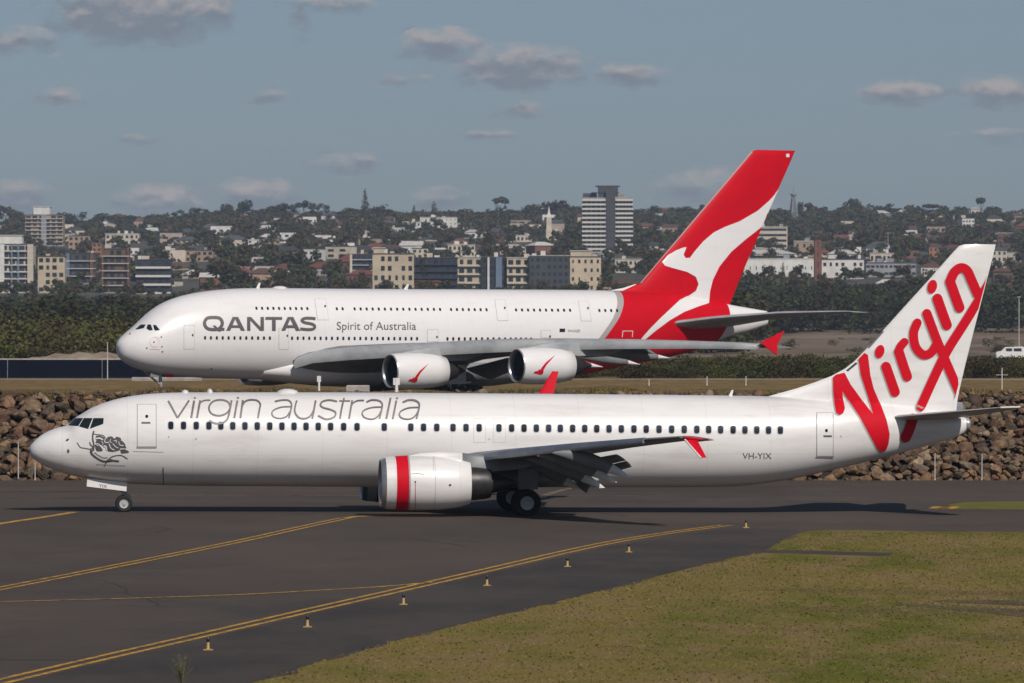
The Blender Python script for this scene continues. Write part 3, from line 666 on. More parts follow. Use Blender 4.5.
# red paint round the rear fuselage
lb = [A3.sz(*p, -2.9) for p in ((631, 292), (626, 304.7), (618.7, 317.6), (603.7, 337), (590, 352), (577, 366), (571, 374))]
rbn = [A3.sz(*p, -.9) for p in ((729.6, 303), (729, 318), (724, 330), (718, 345))]
def bnd(b, z):
    bb = sorted((q[1], q[0]) for q in b); return float(np.interp(z, [q[0] for q in bb], [q[1] for q in bb]))
rp = MB(); N = 60; rows = []; gp = []
for i in range(N+1):
    th = 2*math.pi*i/N; row = []; g = []
    xa = 50.; xb = 64.
    for _ in range(12):
        xa = bnd(lb, A3.sec(xa, th)[2]); xb = bnd(rbn, A3.sec(xb, th)[2])
    for k in range(41): row.append(A3.sec(xa+(xb-xa)*k/40, th, .02))
    for k in range(3): g.append(A3.sec(xa-.75+.75*k/2, th, .015))
    rows.append(row); gp.append(g)
for R_, nm, mt in ((rows, 'red_tail_paint', 'red'), (gp, 'grey_tail_stripe', 'outline')):
    n = len(R_[0]); m_ = MB(); m_.add([p for r in R_ for p in r], [(i*n+k, i*n+k+1, (i+1)*n+k+1, (i+1)*n+k) for i in range(N) for k in range(n-1)])
    m_.build(nm, M[mt], ofA, True, fix=True)
roo = crop(640, 145, 3.413, [(487.5, 124), (478, 140), (458, 170), (440, 190), (400, 225), (340, 260), (290, 279), (250, 299), (215, 329), (185, 364), (170, 385), (155, 386), (148, 374), (158, 349), (147, 350), (120, 361), (95, 377), (75, 400), (85, 412), (115, 421), (160, 433), (190, 450), (199, 475), (190, 498), (165, 515), (135, 530), (110, 553), (70, 590), (35, 625), (4, 660), (-2, 676), (12, 668), (50, 636), (100, 599), (150, 570), (200, 551), (235, 540), (238, 500), (248, 460), (270, 415), (310, 365), (360, 322), (424, 272), (440, 232), (462, 182), (485.5, 128)])
rd = A3.decal(BAT, [('poly', roo)], .045, 3.0); rd.build('kangaroo_emblem', M['white2'], ofinA); rd.mirror().build('kangaroo_emblem', M['white2'], ofinA)
A3.decal(BAT, [('poly', rrect(787.5, 155.5, 3.2, 3.4, .3))], .04).build('tail_flag', M['white2'], ofinA)
A3.decal(BAT, [('stroke', [(641, 283), (752, 152)], .9)], .05).build('leading_edge_strip', M['outline'], ofinA)
for a, b in (((622.5, 331), (632.5, 331)), ((622.5, 331), (622, 337)), ((632.5, 331), (632, 337))):
    A3.decal(BAT, [('stroke', [a, b], .6, False)], .05).build('door_seam', M['white2'], ofinA)
# belly fairing
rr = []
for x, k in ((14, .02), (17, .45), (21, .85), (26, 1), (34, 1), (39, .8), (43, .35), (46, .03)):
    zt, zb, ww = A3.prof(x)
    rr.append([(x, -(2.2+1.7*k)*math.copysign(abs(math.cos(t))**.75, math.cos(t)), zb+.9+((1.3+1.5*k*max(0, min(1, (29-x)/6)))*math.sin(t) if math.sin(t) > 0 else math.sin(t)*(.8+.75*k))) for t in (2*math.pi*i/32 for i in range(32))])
MB().loft(rr[:4]).build('belly_fairing', M['white2'], jum, True); MB().loft(rr[3:]).build('belly_fairing', M['wdark'], jum, True)  # aft half in dark grey: shade under the wing put into its colour
# wings
lepx = [(294, 362), (300, 357.5), (311, 353), (327, 350.8), (373.8, 347.6), (440, 344.2), (480, 342), (530, 340.2), (600, 339.8), (717.6, 341.2), (764, 343)]
sLr = A3.sz(300, 360, -3.6)[0]; sLt = A3.sz(757, 342, -39.3)[0]
def leA(v): return sLr+(sLt-sLr)*(-v-3.6)/35.7
def zLE(v):
    x, _ = A3.px(leA(v), v, 4); return A3.sz(x, polyline_interp(lepx, x), v)[1]
for sg in (1, -1):
    secs = []
    for v in (-2.5, -3.6, -5, -8, -11, -14.9, -19, -24, -29, -34, -37.5, -39.3):
        tt = (-v-3.6)/35.7
        ch = float(np.interp(-v, [2.5, 3.6, 5, 8, 14.9, 25, 39.3], [18.5, 17.6, 16.2, 13.8, 10.4, 7.4, 3.9])); th = ch*float(np.interp(-v, [2, 14, 40], [.13, .11, .09]))
        z = zLE(max(v, -39.3) if v < -3.6 else -3.6); secs.append((v, leA(v), z-.28, ch, th))
    rr = [foil((s_, v*sg, z), (s_+c, v*sg, z-.55*c/10), t, 12, camber=.012*c) for v, s_, z, c, t in secs]
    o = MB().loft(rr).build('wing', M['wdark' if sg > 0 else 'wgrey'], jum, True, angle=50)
    for i0, i1 in ((1, 5), (5, 7), (7, 11)):
        sl_ = [secs[i] for i in range(i0, i1+1)]; rr = []
        for v, s_, z, c, t in sl_:
            k = min(1., c/9); d = .55*k
            rr.append([(s_+x*k-.35*k, v*sg, z+zz*k) for x, zz in ((.5, .45), (.0, .18), (-.35, -.25), (-.2, -.75), (.25, -.70), (.9, -.25), (1.3, .35), (1.0, .52))])
        MB().loft(rr).build('droop_nose_slat', M['wgrey'], o, True, angle=60)
    for v0, v1, dr in ((-4.2, -11, 22), (-11.3, -18, 22), (-18.3, -25.5, 20)):
        rr = []
        for v in (v0, v1):
            _, s_, z, c, t = min(secs, key=lambda q: abs(q[0]-v)); c = float(np.interp(-v, [3.6, 8, 14.9, 25], [17.6, 13.8, 10.4, 7.4])); s_ = leA(v); z = zLE(v)-.28-.55*c/10
            L = c*.17; rr.append(foil((s_+c-.2, v*sg, z-.15), (s_+c-.2+L*math.cos(R(dr)), v*sg, z-.15-L*math.sin(R(dr))), .28, 8))
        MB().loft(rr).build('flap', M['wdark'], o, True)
    for v, pt in ((-10, (603, 367)), (-17.5, (640, 364.5)), (-24.5, (670, 358))):
        s1, z1 = A3.sz(*pt, v); L = 8.; zw = zLE(v)-.9; rr = []; tr = []
        for k in range(13):
            t = k/12; r = .55*(math.sin(math.pi*min(1, t*1.25+.03)*.5)**.7)*(1 if t < .45 else max(.03, 1-((t-.45)/.55)**1.4))
            ring = [(s1-L+L*t, v*sg+.7*r*math.cos(q), zw-.3+(z1-zw+.3)*t**1.5+r*math.sin(q)) for q in (2*math.pi*i/12 for i in range(12))]
            if k <= 10: rr.append(ring)
            if k >= 10: tr.append(ring)
        fo = MB().loft(rr).build('flap_track_fairing', M['wdark'], jum, True); MB().loft(tr).build('fairing_tip', M['white2'], fo, True)
    # wing tip fence
    f = [A3.sz(*p, -39.6) for p in ((760, 342.6), (784.3, 330.6), (776.6, 355.4), (777.5, 343.5))]
    m_ = MB(); pts = [(f[0][0], f[0][1]), (f[1][0], f[1][1]), (f[3][0], f[3][1]), (f[2][0], f[2][1])]
    m_.add([(a, (-39.6)*sg-.06, z) for a, z in pts]+[(a, (-39.6)*sg+.06, z) for a, z in pts], [(0, 1, 2, 3), (7, 6, 5, 4), (0, 4, 5, 1), (1, 5, 6, 2), (2, 6, 7, 3), (3, 7, 4, 0)])
    m_.build('wing_tip_fence', M['red_flat'], o)
def engineA(v, pxl, cy, logo):
    if v < 0: s0, cz = A3.sz(pxl, cy, v); s0 += .75
    else: s0, cz = engA[-v]
    engA[v] = (s0, cz); c = (s0, v, cz); r = 1.62
    nb = MB().lathe([(.12, r*.95), (.6, r*1.0), (1.5, r*1.04), (3, r*1.03), (4.4, r*.96), (5.6, r*.83), (5.62, r*.80), (5, r*.80)], c, 'x', 44)
    o = nb.build('engine_nacelle', M['white2'], jum, True, angle=60)
    MB().lathe([(.5, r*.84), (.15, r*.86), (.02, r*.90), (0, r*.92), (.03, r*.94), (.12, r*.95)], c, 'x', 44).build('engine_lip', M['metal'], o, True)
    MB().lathe([(.5, r*.84), (1.5, r*.84), (1.6, r*.28), (1.1, r*.16), (.8, .02)], c, 'x', 36).build('intake', M['inlet'], o, True)
    fb = MB()
    for i in range(24):
        t = 2*math.pi*i/24; u_ = Vector((0, math.cos(t), math.sin(t))); n_ = Vector((.1, -math.sin(t)*.1, math.cos(t)*.1)); cc = Vector(c)+Vector((1.35, 0, 0))
        fb.add([cc+u_*.4-n_, cc+u_*1.34-n_*1.6, cc+u_*1.34+n_*1.6, cc+u_*.4+n_], [(0, 1, 2, 3)])
    fb.build('fan', M['fan'], o)
    MB().lathe([(4.8, r*.62), (6.2, r*.56), (6.9, r*.42), (6.8, r*.36), (7.4, r*.2), (8.0, .02)], c, 'x', 30).build('core_cowl', M['dmetal'], o, True)
    rr = []
    zw = zLE(-abs(v))-.4; le = leA(-abs(v))
    for x, zt_, hw, zb_ in ((1.2, cz+r*1.03, .1, cz+r*.9), (2.6, cz+r*1.25, .35, cz+r*.8), (4.5, cz+r*1.35, .4, cz+r*.6), (le-s0+.3, max(zw+.1, cz+r*1.2), .4, cz+r*.55), (le-s0+2.5, zw-.2, .35, zw-1.1), (le-s0+4.5, zw-.3, .1, zw-.6)):
        rr.append([(s0+x, v-hw, zb_), (s0+x, v-hw, zt_-.15), (s0+x, v-hw*.5, zt_), (s0+x, v+hw*.5, zt_), (s0+x, v+hw, zt_-.15), (s0+x, v+hw, zb_)])
    MB().loft(rr).build('pylon', M['wgrey'], jum, True, angle=50)
    if logo:
        A3.decal(A3.bvh(nb), [('poly', logo)], .03, 2).build('kangaroo_mark', M['red_flat'], o)
engA = {}
roo2 = [(428.2, 363.9), (424.5, 368.3), (420.5, 372.8), (417.6, 377.6), (417.2, 380.8), (415.2, 382.2), (412, 381.4), (408, 380.8), (409.5, 379.2), (412.4, 378.6), (413.4, 376.9), (414.4, 377.8), (416, 375.2), (419.5, 370.8)]
engineA(-14.9, 382.4, 371.2, roo2)
engineA(-25.7, 508.8, 366.0, [(a+126.0+(a-418)*.08, b-8.2+(b-373)*.06) for a, b in roo2])
engineA(14.9, 0, 0, None); engineA(25.7, 0, 0, None)
# tailplanes
for sg in (1, -1):
    a = A3.sz(666, 324.2, -1.6); b = A3.sz(850, 311.5, -15.2); rr = []
    for t, c, th in ((-.05, 8.6, .9), (.25, 6.8, .7), (.6, 4.8, .45), (.93, 3.2, .25), (1, 2.2, .1)):
        v_ = -1.6-13.6*t; s_ = a[0]+(b[0]-a[0])*t; zz = a[1]+(b[1]-a[1])*t+.35*math.sin(math.pi*min(1, t))
        rr.append(foil((s_, v_*sg, zz), (s_+c, v_*sg, zz-.1), th, 10))
    MB().loft(rr).build('tailplane', M['wgrey'], jum, True, angle=50)
# windows: two decks
def wrow(xs_, ya, yb, xa, xb, w_, h_, sl=0):
    for x in xs_:
        y = ya+(yb-ya)*(x-xa)/(xb-xa)
        p = [(a+sl*(b-y), b) for a, b in rrect(x, y, w_, h_, .9, 3)]
        m_ = A3.decal(BA, [('poly', p)], .02, 4)
        if m_.f: m_.build('window', M['glass'], jum)
def rng_(a, b, n): return [a+(b-a)*i/(n-1) for i in range(n)]
up = rng_(256.4, 307.3, 10)+[336.8, 342.6]+[354.6, 360.6, 366.6]+rng_(372.6, 440, 12)+rng_(451, 486.5, 7)+rng_(516, 570, 10)+rng_(599.3, 617, 4)
wrow(up, 308.3, 310.6, 256, 617, 2.1, 3.1, -.15+.35)
lo = rng_(205, 269.8, 12)+[292, 297.7, 303.4]+rng_(309.2, 417, 20)+rng_(447.4, 505, 11)+rng_(510.7, 531, 5)
wrow(lo, 337.8, 339.2, 205, 531, 2.1, 3.6)
def dA(x0, y0, x1, y1, sl=0, hx=None, hy=None):
    door(A3, BA, jum, (x0, y0, x1, y1), .28, m='white2', seam='seam', off=.012, slant=sl, win=((hx, hy, .9, 1.3, 10) if hx else None), bar=False)
dA(184.0, 325.5, 194.2, 349, 0, 192.6, 335.2); dA(279, 328.5, 288.2, 349.2, 0, 287.2, 335.8); dA(317.6, 299, 328.5, 319.8, -3, 325, 306.3)
dA(427.4, 329.6, 438, 341.5, 0, 436.8, 337); dA(497.8, 300, 508, 320.5, -3, 504.6, 308); dA(581.3, 301.2, 591.2, 321, -3, 587.8, 308.2); dA(541, 330.5, 550.6, 337.6, 0, 549.8, 336.4)
for pts in ([(172, 282), (205, 254), (232, 254), (222, 274), (195, 280)], [(236, 276), (243, 254), (262, 254), (272, 286), (252, 287)], [(274, 256), (290, 257), (312, 284), (290, 288), (281, 284)]):
    w_ = A3.decal(BA, [('poly', crop(105, 280, 5.69, pts))], .03, 2)
    w_.build('cockpit_window', M['cockpit'], ofA); w_.mirror().build('cockpit_window', M['cockpit'], ofA)
A3.decal(BA, [('poly', oval(a, b, .8, .8, 8)) for a, b in ((154, 342), (130, 333.8), (146.8, 348), (162, 346.7), (162.4, 351.6), (161.3, 337), (211.5, 368.6))], .03).build('probe', M['dgrey'], ofA)
A3.decal(BA, [('stroke', oval(154.5, 342, 4.6, 5, 20)+[(159.1, 342)], .35, False), ('stroke', [(150, 349), (160, 349.5)], .5, False)], .025).build('nose_crest', mat('faint_pink_mark', (.62, .42, .42), .5), ofA)
# title lettering
Q = lambda pts: crop(195, 305, 7.314, pts)
q = []
q.append(('stroke', Q([(135, 91), (180, 98), (199, 133), (180, 170), (135, 180), (88, 170), (69, 134), (88, 98), (135, 91)]), 3.3, False))
q.append(('poly', Q([(128, 150), (150, 150), (165, 170), (215, 166), (214, 188), (190, 190), (180, 196), (160, 188)])))
def letA(x): return [('poly', Q([(x, 188), (x+47, 88), (x+88, 88), (x+138, 188), (x+108, 188), (x+66, 104), (x+30, 188)])), ('poly', Q([(x+38, 148), (x+98, 148), (x+98, 167), (x+38, 167)]))]
q += letA(227)
q += [('poly', Q([(380, 188), (380, 88), (404, 88), (404, 188)])), ('poly', Q([(478, 188), (478, 88), (503, 88), (503, 188)])), ('poly', Q([(380, 88), (408, 88), (503, 188), (475, 188)]))]
q += [('poly', Q([(514, 88), (636, 88), (636, 108), (514, 108)])), ('poly', Q([(562, 88), (589, 88), (589, 188), (562, 188)]))]
q += letA(629)
q.append(('stroke', Q([(880, 101), (845, 97), (800, 98), (780, 112), (800, 128), (850, 138), (873, 152), (868, 172), (830, 179), (768, 174)]), 2.7, False))
A3.decal(BA, q, .03, dz=.003).build('title_lettering', M['dgrey'], ofA)
A3.decal(BA, text_shapes('Spirit of Australia', 336.6, 416, 329.8, 8.4, bold=.0), .03).build('slogan_lettering', M['dgrey'], ofA)
A3.decal(BA, text_shapes('VH-OQD', 567.5, 580, 332, 2.6), .03).build('registration', M['dgrey'], ofA)
A3.decal(BA, [('poly', [(559.5, 328.6), (565, 328.6), (565, 332), (559.5, 332)])], .03).build('flag_mark', M['glass'], ofA)
blade(jum, 256, 259.5, 258.8, .55, A3, 288); blade(jum, 403.5, 407.5, 407, .5, A3, 288.8); blade(jum, 648.5-1, 650.5, 648.6, .35, A3, 292)
bump(jum, (272.5, 287), .25, 'antenna_radome', A3, .6, 288)
# A380 gear
g = jum
NX = A3.sz(161.5, 385, 0)[0]
for v in (-.5, .5): wheel(g, (NX, v, .63), .63, .45)
gm = MB(); gm.tube((NX, 0, .7), (NX-.2, 0, 3.2), .16); gm.tube((NX, -.6, .63), (NX, .6, .63), .1); gm.tube((NX, 0, 1.5), (NX-1.8, 0, 2.9), .1); gm.build('gear_strut', M['strut'], g, True)
gl = MB(); gl.box(NX+.2, NX+.8, -.75, -.70, 2.3, 2.75); gl.build('gear_lamp_panel', M['red_flat'], g)
gl = MB(); gl.box(NX-1.5, NX-.6, -.75, -.7, 2.35, 2.95); gl.build('gear_door', M['wdark'], g)
for v, s_, n in ((-6.2, 31.5, 2), (6.2, 31.5, 2), (-2.6, 34.5, 3), (2.6, 34.5, 3)):
    g = jum
    for k in range(n):
        for dv in (-.7, .7): wheel(g, (s_+(k-(n-1)/2)*1.7, v+dv, .7), .7, .5)
    gm = MB(); gm.tube((s_-.9*(n-1), v, .75), (s_+.9*(n-1), v, .75), .16); gm.tube((s_, v, .8), (s_-.2, v*1.02, 3.6), .25); gm.build('gear_strut', M['strut'], g, True)
    gd = MB(); gd.box(s_-1.0, s_+1.0, v*1.22-.04, v*1.22+.04, 1.6, 3.4); gd.build('gear_door', M['white2'], g)
# ================================================================== the setting
def ground_mat(name, build):
    m = bpy.data.materials.new(name); m.use_nodes = True; t = NT(m.node_tree); b = m.node_tree.nodes['Principled BSDF']
    pos = t.n('ShaderNodeNewGeometry').outputs['Position']; build(t, b, pos, m); M[name] = m; return m
def asphalt(t, b, pos, m):
    f1 = t.noise(t.mapping(pos, (.05, .03, 1)), 1, 6, .62); f2 = t.noise(t.mapping(pos, (.30, .12, 1), (5, 2, 0)), 1, 6, .68)
    f3 = t.noise(t.mapping(pos, (9, 9, 1)), 1, 4, .8); f4 = t.noise(t.mapping(pos, (.02, 1.1, 1), (0, 9, 0)), 1, 5, .7)
    yz = t.n('ShaderNodeSeparateXYZ', inp={0: pos}).outputs[1]; f6 = t.noise(t.mapping(pos, (.10, .05, 1), (2, 8, 0)), 1, 7, .72)
    c = t.mix(t.ramp(f1, .3, .7), (.082, .060, .046), (.050, .038, .031)); c = t.mix(t.math('MULTIPLY', t.ramp(f6, .5, .7), .5), c, (.105, .080, .064))
    c = t.mix(t.math('MULTIPLY', t.ramp(f2, .48, .75), .45), c, (.028, .026, .027))
    c = t.mix(t.math('MULTIPLY', t.math('MULTIPLY', t.ramp(f4, .45, .72), t.math('ADD', .12, t.ramp(yz, 226, 240))), .40), c, (.115, .092, .075)); c = t.mix(t.math('MULTIPLY', t.math('MULTIPLY', t.ramp(f4, .5, .3), t.math('ADD', .12, t.ramp(yz, 226, 240))), .5), c, (.022, .020, .020))
    c = t.mix(t.math('MULTIPLY', t.ramp(f3, .35, .8), .30), c, (.11, .10, .095))
    # paving lanes across
    y = t.n('ShaderNodeSeparateXYZ', inp={0: pos}).outputs
    fr = t.math('ABSOLUTE', t.math('SUBTRACT', t.math('FRACT', t.math('DIVIDE', t.math('ADD', y[1], t.math('MULTIPLY', t.noise(pos, .25, 3), .5)), 7.6)), .5))
    c = t.mix(t.math('MULTIPLY', t.math('LESS_THAN', fr, .008), .45), c, (.02, .019, .019))
    m.node_tree.links.new(c, b.inputs['Base Color']); b.inputs['Roughness'].default_value = .88; b.inputs['Specular IOR Level'].default_value = .25
    bn = t.n('ShaderNodeBump', inp={'Height': f3, 'Strength': .35, 'Distance': .02}); m.node_tree.links.new(bn.outputs[0], b.inputs['Normal'])
ground_mat('asphalt', asphalt)
def grassm(c1, c2, c3):
    def fn(t, b, pos, m):
        f1 = t.noise(t.mapping(pos, (.16, .05, 1)), 1, 6, .62); f2 = t.noise(t.mapping(pos, (.6, .14, 1), (3, 1, 0)), 1, 6, .7); f3 = t.noise(pos, 9, 5, .75)
        f5 = t.noise(t.mapping(pos, (.06, .13, 1), (13, 4, 0)), 1, 5, .6)
        c = t.mix(t.ramp(f1, .36, .58), c1, c2); c = t.mix(t.math('MULTIPLY', t.ramp(f2, .42, .66), .85), c, c3)
        c = t.mix(t.math('MULTIPLY', t.ramp(f5, .52, .7), .6), c, tuple(q*.6 for q in c3))
        k = t.math('ADD', .86, t.math('MULTIPLY', f3, .4)); cc = t.n('ShaderNodeCombineColor', inp={0: k, 1: k, 2: k}).outputs[0]
        c = t.mix(1.0, c, cc, 'MULTIPLY')
        m.node_tree.links.new(c, b.inputs['Base Color']); b.inputs['Roughness'].default_value = .95; b.inputs['Specular IOR Level'].default_value = .1
        bn = t.n('ShaderNodeBump', inp={'Height': f3, 'Strength': .35, 'Distance': .08}); m.node_tree.links.new(bn.outputs[0], b.inputs['Normal'])
    return fn
ground_mat('turf', grassm((.098, .100, .014), (.165, .128, .036), (.190, .130, .060)))
ground_mat('verge_turf', grassm((.10, .115, .02), (.14, .13, .03), (.12, .10, .04)))
ground_mat('dry_turf', grassm((.23, .15, .060), (.17, .125, .045), (.12, .068, .035)))
def earth(t, b, pos, m):
    f1 = t.noise(t.mapping(pos, (.012, .006, 1)), 1, 5, .6); f2 = t.noise(t.mapping(pos, (.05, .03, 1)), 1, 5, .65); f0 = t.noise(t.mapping(pos, (.004, .004, .02)), 1, 3, .5)
    c = t.mix(t.ramp(f1, .4, .6), (.15, .088, .045), (.20, .145, .105)); c = t.mix(t.ramp(f2, .50, .62), c, (.055, .052, .028))
    y = t.n('ShaderNodeSeparateXYZ', inp={0: pos}).outputs
    c = t.mix(t.ramp(y[1], 1850, 2150), c, t.mix(t.ramp(f2, .4, .6), (.045, .046, .030), (.08, .065, .045)))
    m.node_tree.links.new(c, b.inputs['Base Color']); b.inputs['Roughness'].default_value = .95
ground_mat('earth', earth)
def yel(t, b, pos, m):
    f = t.noise(pos, 3.5, 5, .75); c = t.mix(t.ramp(f, .42, .62), (.56, .30, .022), (.16, .095, .035))
    m.node_tree.links.new(c, b.inputs['Base Color']); b.inputs['Roughness'].default_value = .8
ground_mat('yellow_paint', yel)
ground_mat('bare', grassm((.16, .12, .085), (.11, .085, .055), (.07, .055, .03)))
ground_mat('bare2', grassm((.095, .070, .048), (.125, .09, .058), (.095, .085, .03)))
def yfm(t, b, pos, m):
    f = t.noise(pos, 1.2, 5, .75); c = t.mix(t.ramp(f, .40, .58), (.22, .14, .045), (.07, .055, .04)); m.node_tree.links.new(c, b.inputs['Base Color'])
ground_mat('yellow_faded', yfm)
def shm(t, b, pos, m):
    f = t.noise(t.mapping(pos, (.25, .12, 1)), 1, 6, .7); f3 = t.noise(t.mapping(pos, (6, 6, 1)), 1, 4, .8)
    c = t.mix(t.ramp(f, .35, .65), (.062, .050, .043), (.036, .031, .029)); c = t.mix(t.math('MULTIPLY', t.ramp(f3, .4, .8), .35), c, (.10, .085, .075)); m.node_tree.links.new(c, b.inputs['Base Color']); b.inputs['Roughness'].default_value = .9; b.inputs['Specular IOR Level'].default_value = .2
ground_mat('shoulder', shm); M['tar'] = mat('crack_tar', (.018, .016, .016), .7)
def lineof(t, b, pos, m):
    f = t.noise(pos, 1.5, 5, .75); c = t.mix(t.ramp(f, .4, .6), (.26, .24, .23), (.10, .095, .09)); m.node_tree.links.new(c, b.inputs['Base Color']); b.inputs['Roughness'].default_value = .8
ground_mat('pale_joint', lineof)
M['concrete'] = mat('concrete', (.42, .38, .34), .8, var=.35, vscale=.8)
M['pole'] = mat('pole_grey', (.48, .48, .47), .5)

ridge = [(-300, 224), (0, 226), (120, 225), (200, 217), (320, 217), (350, 216), (470, 219), (560, 217), (640, 219), (700, 217), (800, 220), (880, 216), (950, 220), (1024, 221), (1400, 224)]
rnd_h = [(random.uniform(.0015, .006), random.uniform(.0015, .005), random.uniform(0, 6), random.uniform(.4, 1.6)) for _ in range(9)]
def tz(X, Y):
    if Y < 1830: return 0.
    px = 512+X*F/max(Y, 1); zr = H+(YH-polyline_interp(ridge, px))*4500/F
    k = (Y-1830)/(4500-1830); z = zr*(k if k < 1 else max(.3, 1-(k-1)*1.2))
    return z+min(1, k*4)*sum(a*math.sin(X*fx+Y*fy+p) for fx, fy, p, a in rnd_h)*.6
def Ground(X, Y): return gz(X, Y) if Y < 280 else tz(X, Y)
# one ground sheet out past the horizon
Ys = list(np.linspace(-150, 115, 8))+[120, 130, 140, 155, 170, 190, 210, 230, 247, 262, 266, 270, 275, 280, 290, 300]+[340, 420, 520, 650, 800, 1000, 1250, 1500, 1750]+list(np.linspace(1830, 5200, 70))+[6000, 9000, 16000, 30000]
Us = np.linspace(-1, 1, 81); mb = MB(); vs = []
for y in Ys:
    hw = 170+max(0, y)*.32 if y < 6000 else y*2.2
    for u_ in Us:
        x = u_*hw; vs.append((x, y, Ground(x, y) if y <= 5200 else (20 if y < 8000 else 0)))
n = len(Us); mb.add(vs, [(j*n+i, j*n+i+1, (j+1)*n+i+1, (j+1)*n+i) for j in range(len(Ys)-1) for i in range(n-1)])
mb.v = [(a, b, c-(.04 if 244 < b < 276 else 0)) for a, b, c in mb.v]; go = mb.build('ground', M['turf'], None, True, fix=False); tag(go, 'grass airfield ground running out to the suburban hills', 'ground', kind='structure')
go.data.materials.append(M['dry_turf']); go.data.materials.append(M['earth'])
for p in go.data.polygons:
    y = p.center.y; p.material_index = 0 if y < 285 else (1 if y < 760 else 2)
def sheet(name, pts, m, dz, label, kind='structure', cell=4.0):
    """a ground-hugging sheet inside an outline given in metres"""
    bm = bmesh.new(); vs = [bm.verts.new((x, y, 0)) for x, y in pts]; bm.faces.new(vs)
    xs_ = [p[0] for p in pts]; ys_ = [p[1] for p in pts]
    for k in range(1, int((max(xs_)-min(xs_))/cell)):
        bmesh.ops.bisect_plane(bm, geom=bm.verts[:]+bm.edges[:]+bm.faces[:], plane_co=(min(xs_)+k*cell, 0, 0), plane_no=(1, 0, 0))
    for yc in (247, 262):
        if min(ys_) < yc < max(ys_): bmesh.ops.bisect_plane(bm, geom=bm.verts[:]+bm.edges[:]+bm.faces[:], plane_co=(0, yc, 0), plane_no=(0, 1, 0))
    bmesh.ops.triangulate(bm, faces=bm.faces[:])
    for q in bm.verts: q.co.z = Ground(q.co.x, q.co.y)+dz
    bmesh.ops.recalc_face_normals(bm, faces=bm.faces)
    me = bpy.data.meshes.new(name); bm.to_mesh(me); bm.free()
    if len(me.polygons) and me.polygons[0].normal.z < 0: me.flip_normals()
    me.materials.append(m); o = bpy.data.objects.new(name, me); C.objects.link(o); tag(o, label, None, kind=kind); return o
def jit(pts, a=.25, n=5):
    o = []
    for i in range(len(pts)-1):
        (x0, y0), (x1, y1) = pts[i], pts[i+1]; L = math.hypot(x1-x0, y1-y0); k = max(1, int(L/1.2))
        for j in range(k):
            t = j/k; o.append((x0+(x1-x0)*t+random.uniform(-a, a), y0+(y1-y0)*t+random.uniform(-a, a)))
    return o+[pts[-1]]
edge = [G(*p) for p in ((215, 700), (255, 683), (340, 656), (425, 634), (512, 613), (570, 599), (637, 582), (700, 566), (752, 553.5))]
spit = [G(*p) for p in ((757, 551.6), (775, 543), (800, 534), (822, 529.8), (900, 531), (1030, 532.2))]
near = (edge[0][0]-12, edge[0][1]-25)
outl = [(-120, 262), (-120, 60), near]+jit(edge)+jit(spit, .35)+[(60, spit[-1][1]+2), (120, 214), (120, 262)]
APR = sheet('taxiway', outl, M['asphalt'], .006, 'dark asphalt taxiway with yellow guide lines')
sheet('perimeter_road', [(-120, 262.01), (120, 262.01), (120, 275), (-120, 275)], M['asphalt'], .006, 'strip of dark asphalt at the foot of the rock bank')
sheet('grass_verge', [G(955, 509.5)]+[(60, 236.5), (60, 246)]+[G(1000, 501.5), G(965, 502.5), G(948, 505)], M['verge_turf'], .014, 'thin green grass strip beside the taxiway at the far right')
sheet('path', jit([G(757, 552.5), G(890, 556.3)], .05)+jit([G(893, 553.2), G(770, 549.6)], .05), M['asphalt'], .008, 'short strip of bare paving in the grass')
sheet('path', jit([G(930, 601.5), G(1024, 606), G(1060, 606)], .1)+jit([G(1060, 601), G(1024, 600.5), G(945, 600)], .1), M['bare'], .008, 'bare pale track in the grass at the right')
def ribbon(pts, wd, off=0, name='taxiway_marking', m='yellow_paint', dz=.016, label=None, curve=True):
    g = [G(*p) for p in (smooth_path(pts, 8) if curve else pts)]; L = []
    for i in range(len(g)):
        a = g[max(0, i-1)]; b = g[min(len(g)-1, i+1)]; dx, dy = b[0]-a[0], b[1]-a[1]; l = math.hypot(dx, dy); nx, ny = -dy/l, dx/l
        for s_ in (off-wd/2, off+wd/2):
            x, y = g[i][0]+nx*s_, g[i][1]+ny*s_; L.append((x, y, Ground(x, y)+dz))
    o = MB().add(L, [(2*i, 2*i+1, 2*i+3, 2*i+2) for i in range(len(g)-1)]).build(name, M[m], None, fix=False)
    if o.data.polygons[0].normal.z < 0: o.data.flip_normals()
    return tag(o, label, None, kind='structure')
e1 = [(-80, 703), (0, 682.5), (104, 658), (207, 634.5), (311, 610.5), (415, 587), (512, 564.7), (562, 553), (612, 542.5), (670, 533), (727, 525.5)]
for off in (-.22, .22): ribbon(e1, .17, off, label='yellow double edge line beside the row of cones')
e2 = [(-60, 601), (0, 589), (90, 571.5), (225, 544.5), (300, 528), (345, 518.3)]
for off in (-.2, .2): ribbon(e2, .15, off, label='worn yellow double line crossing the taxiway')
ribbon([(345, 518.3), (362, 516.6), (390, 516.4)], .4, label='worn end of the yellow double line')
ribbon([(-60, 604), (0, 602.3), (215, 596), (350, 589), (395, 586), (432, 582.5)], .22, label='single yellow line joining the double line')
ribbon([(-40, 531), (0, 524), (40, 518), (75, 512.3)], .38, label='yellow guide line at the left under the nose')
for pts, wd in (([(-30, 491), (30, 491.4), (78, 491.8)], .45), ([(540, 498), (553, 493), (572, 488.5), (600, 485.4)], .5), ([(800, 484), (880, 484.5), (990, 484)], .3), ([(260, 495), (360, 496)], .25)):
    ribbon(pts, wd*.8, m='yellow_faded', label='faded yellow line on the far side of the taxiway')
for a in (937.5, 945.5):
    ribbon([(a, 509), (a+5, 506.8)], .8, curve=False, label='short yellow bar painted at the taxiway edge')
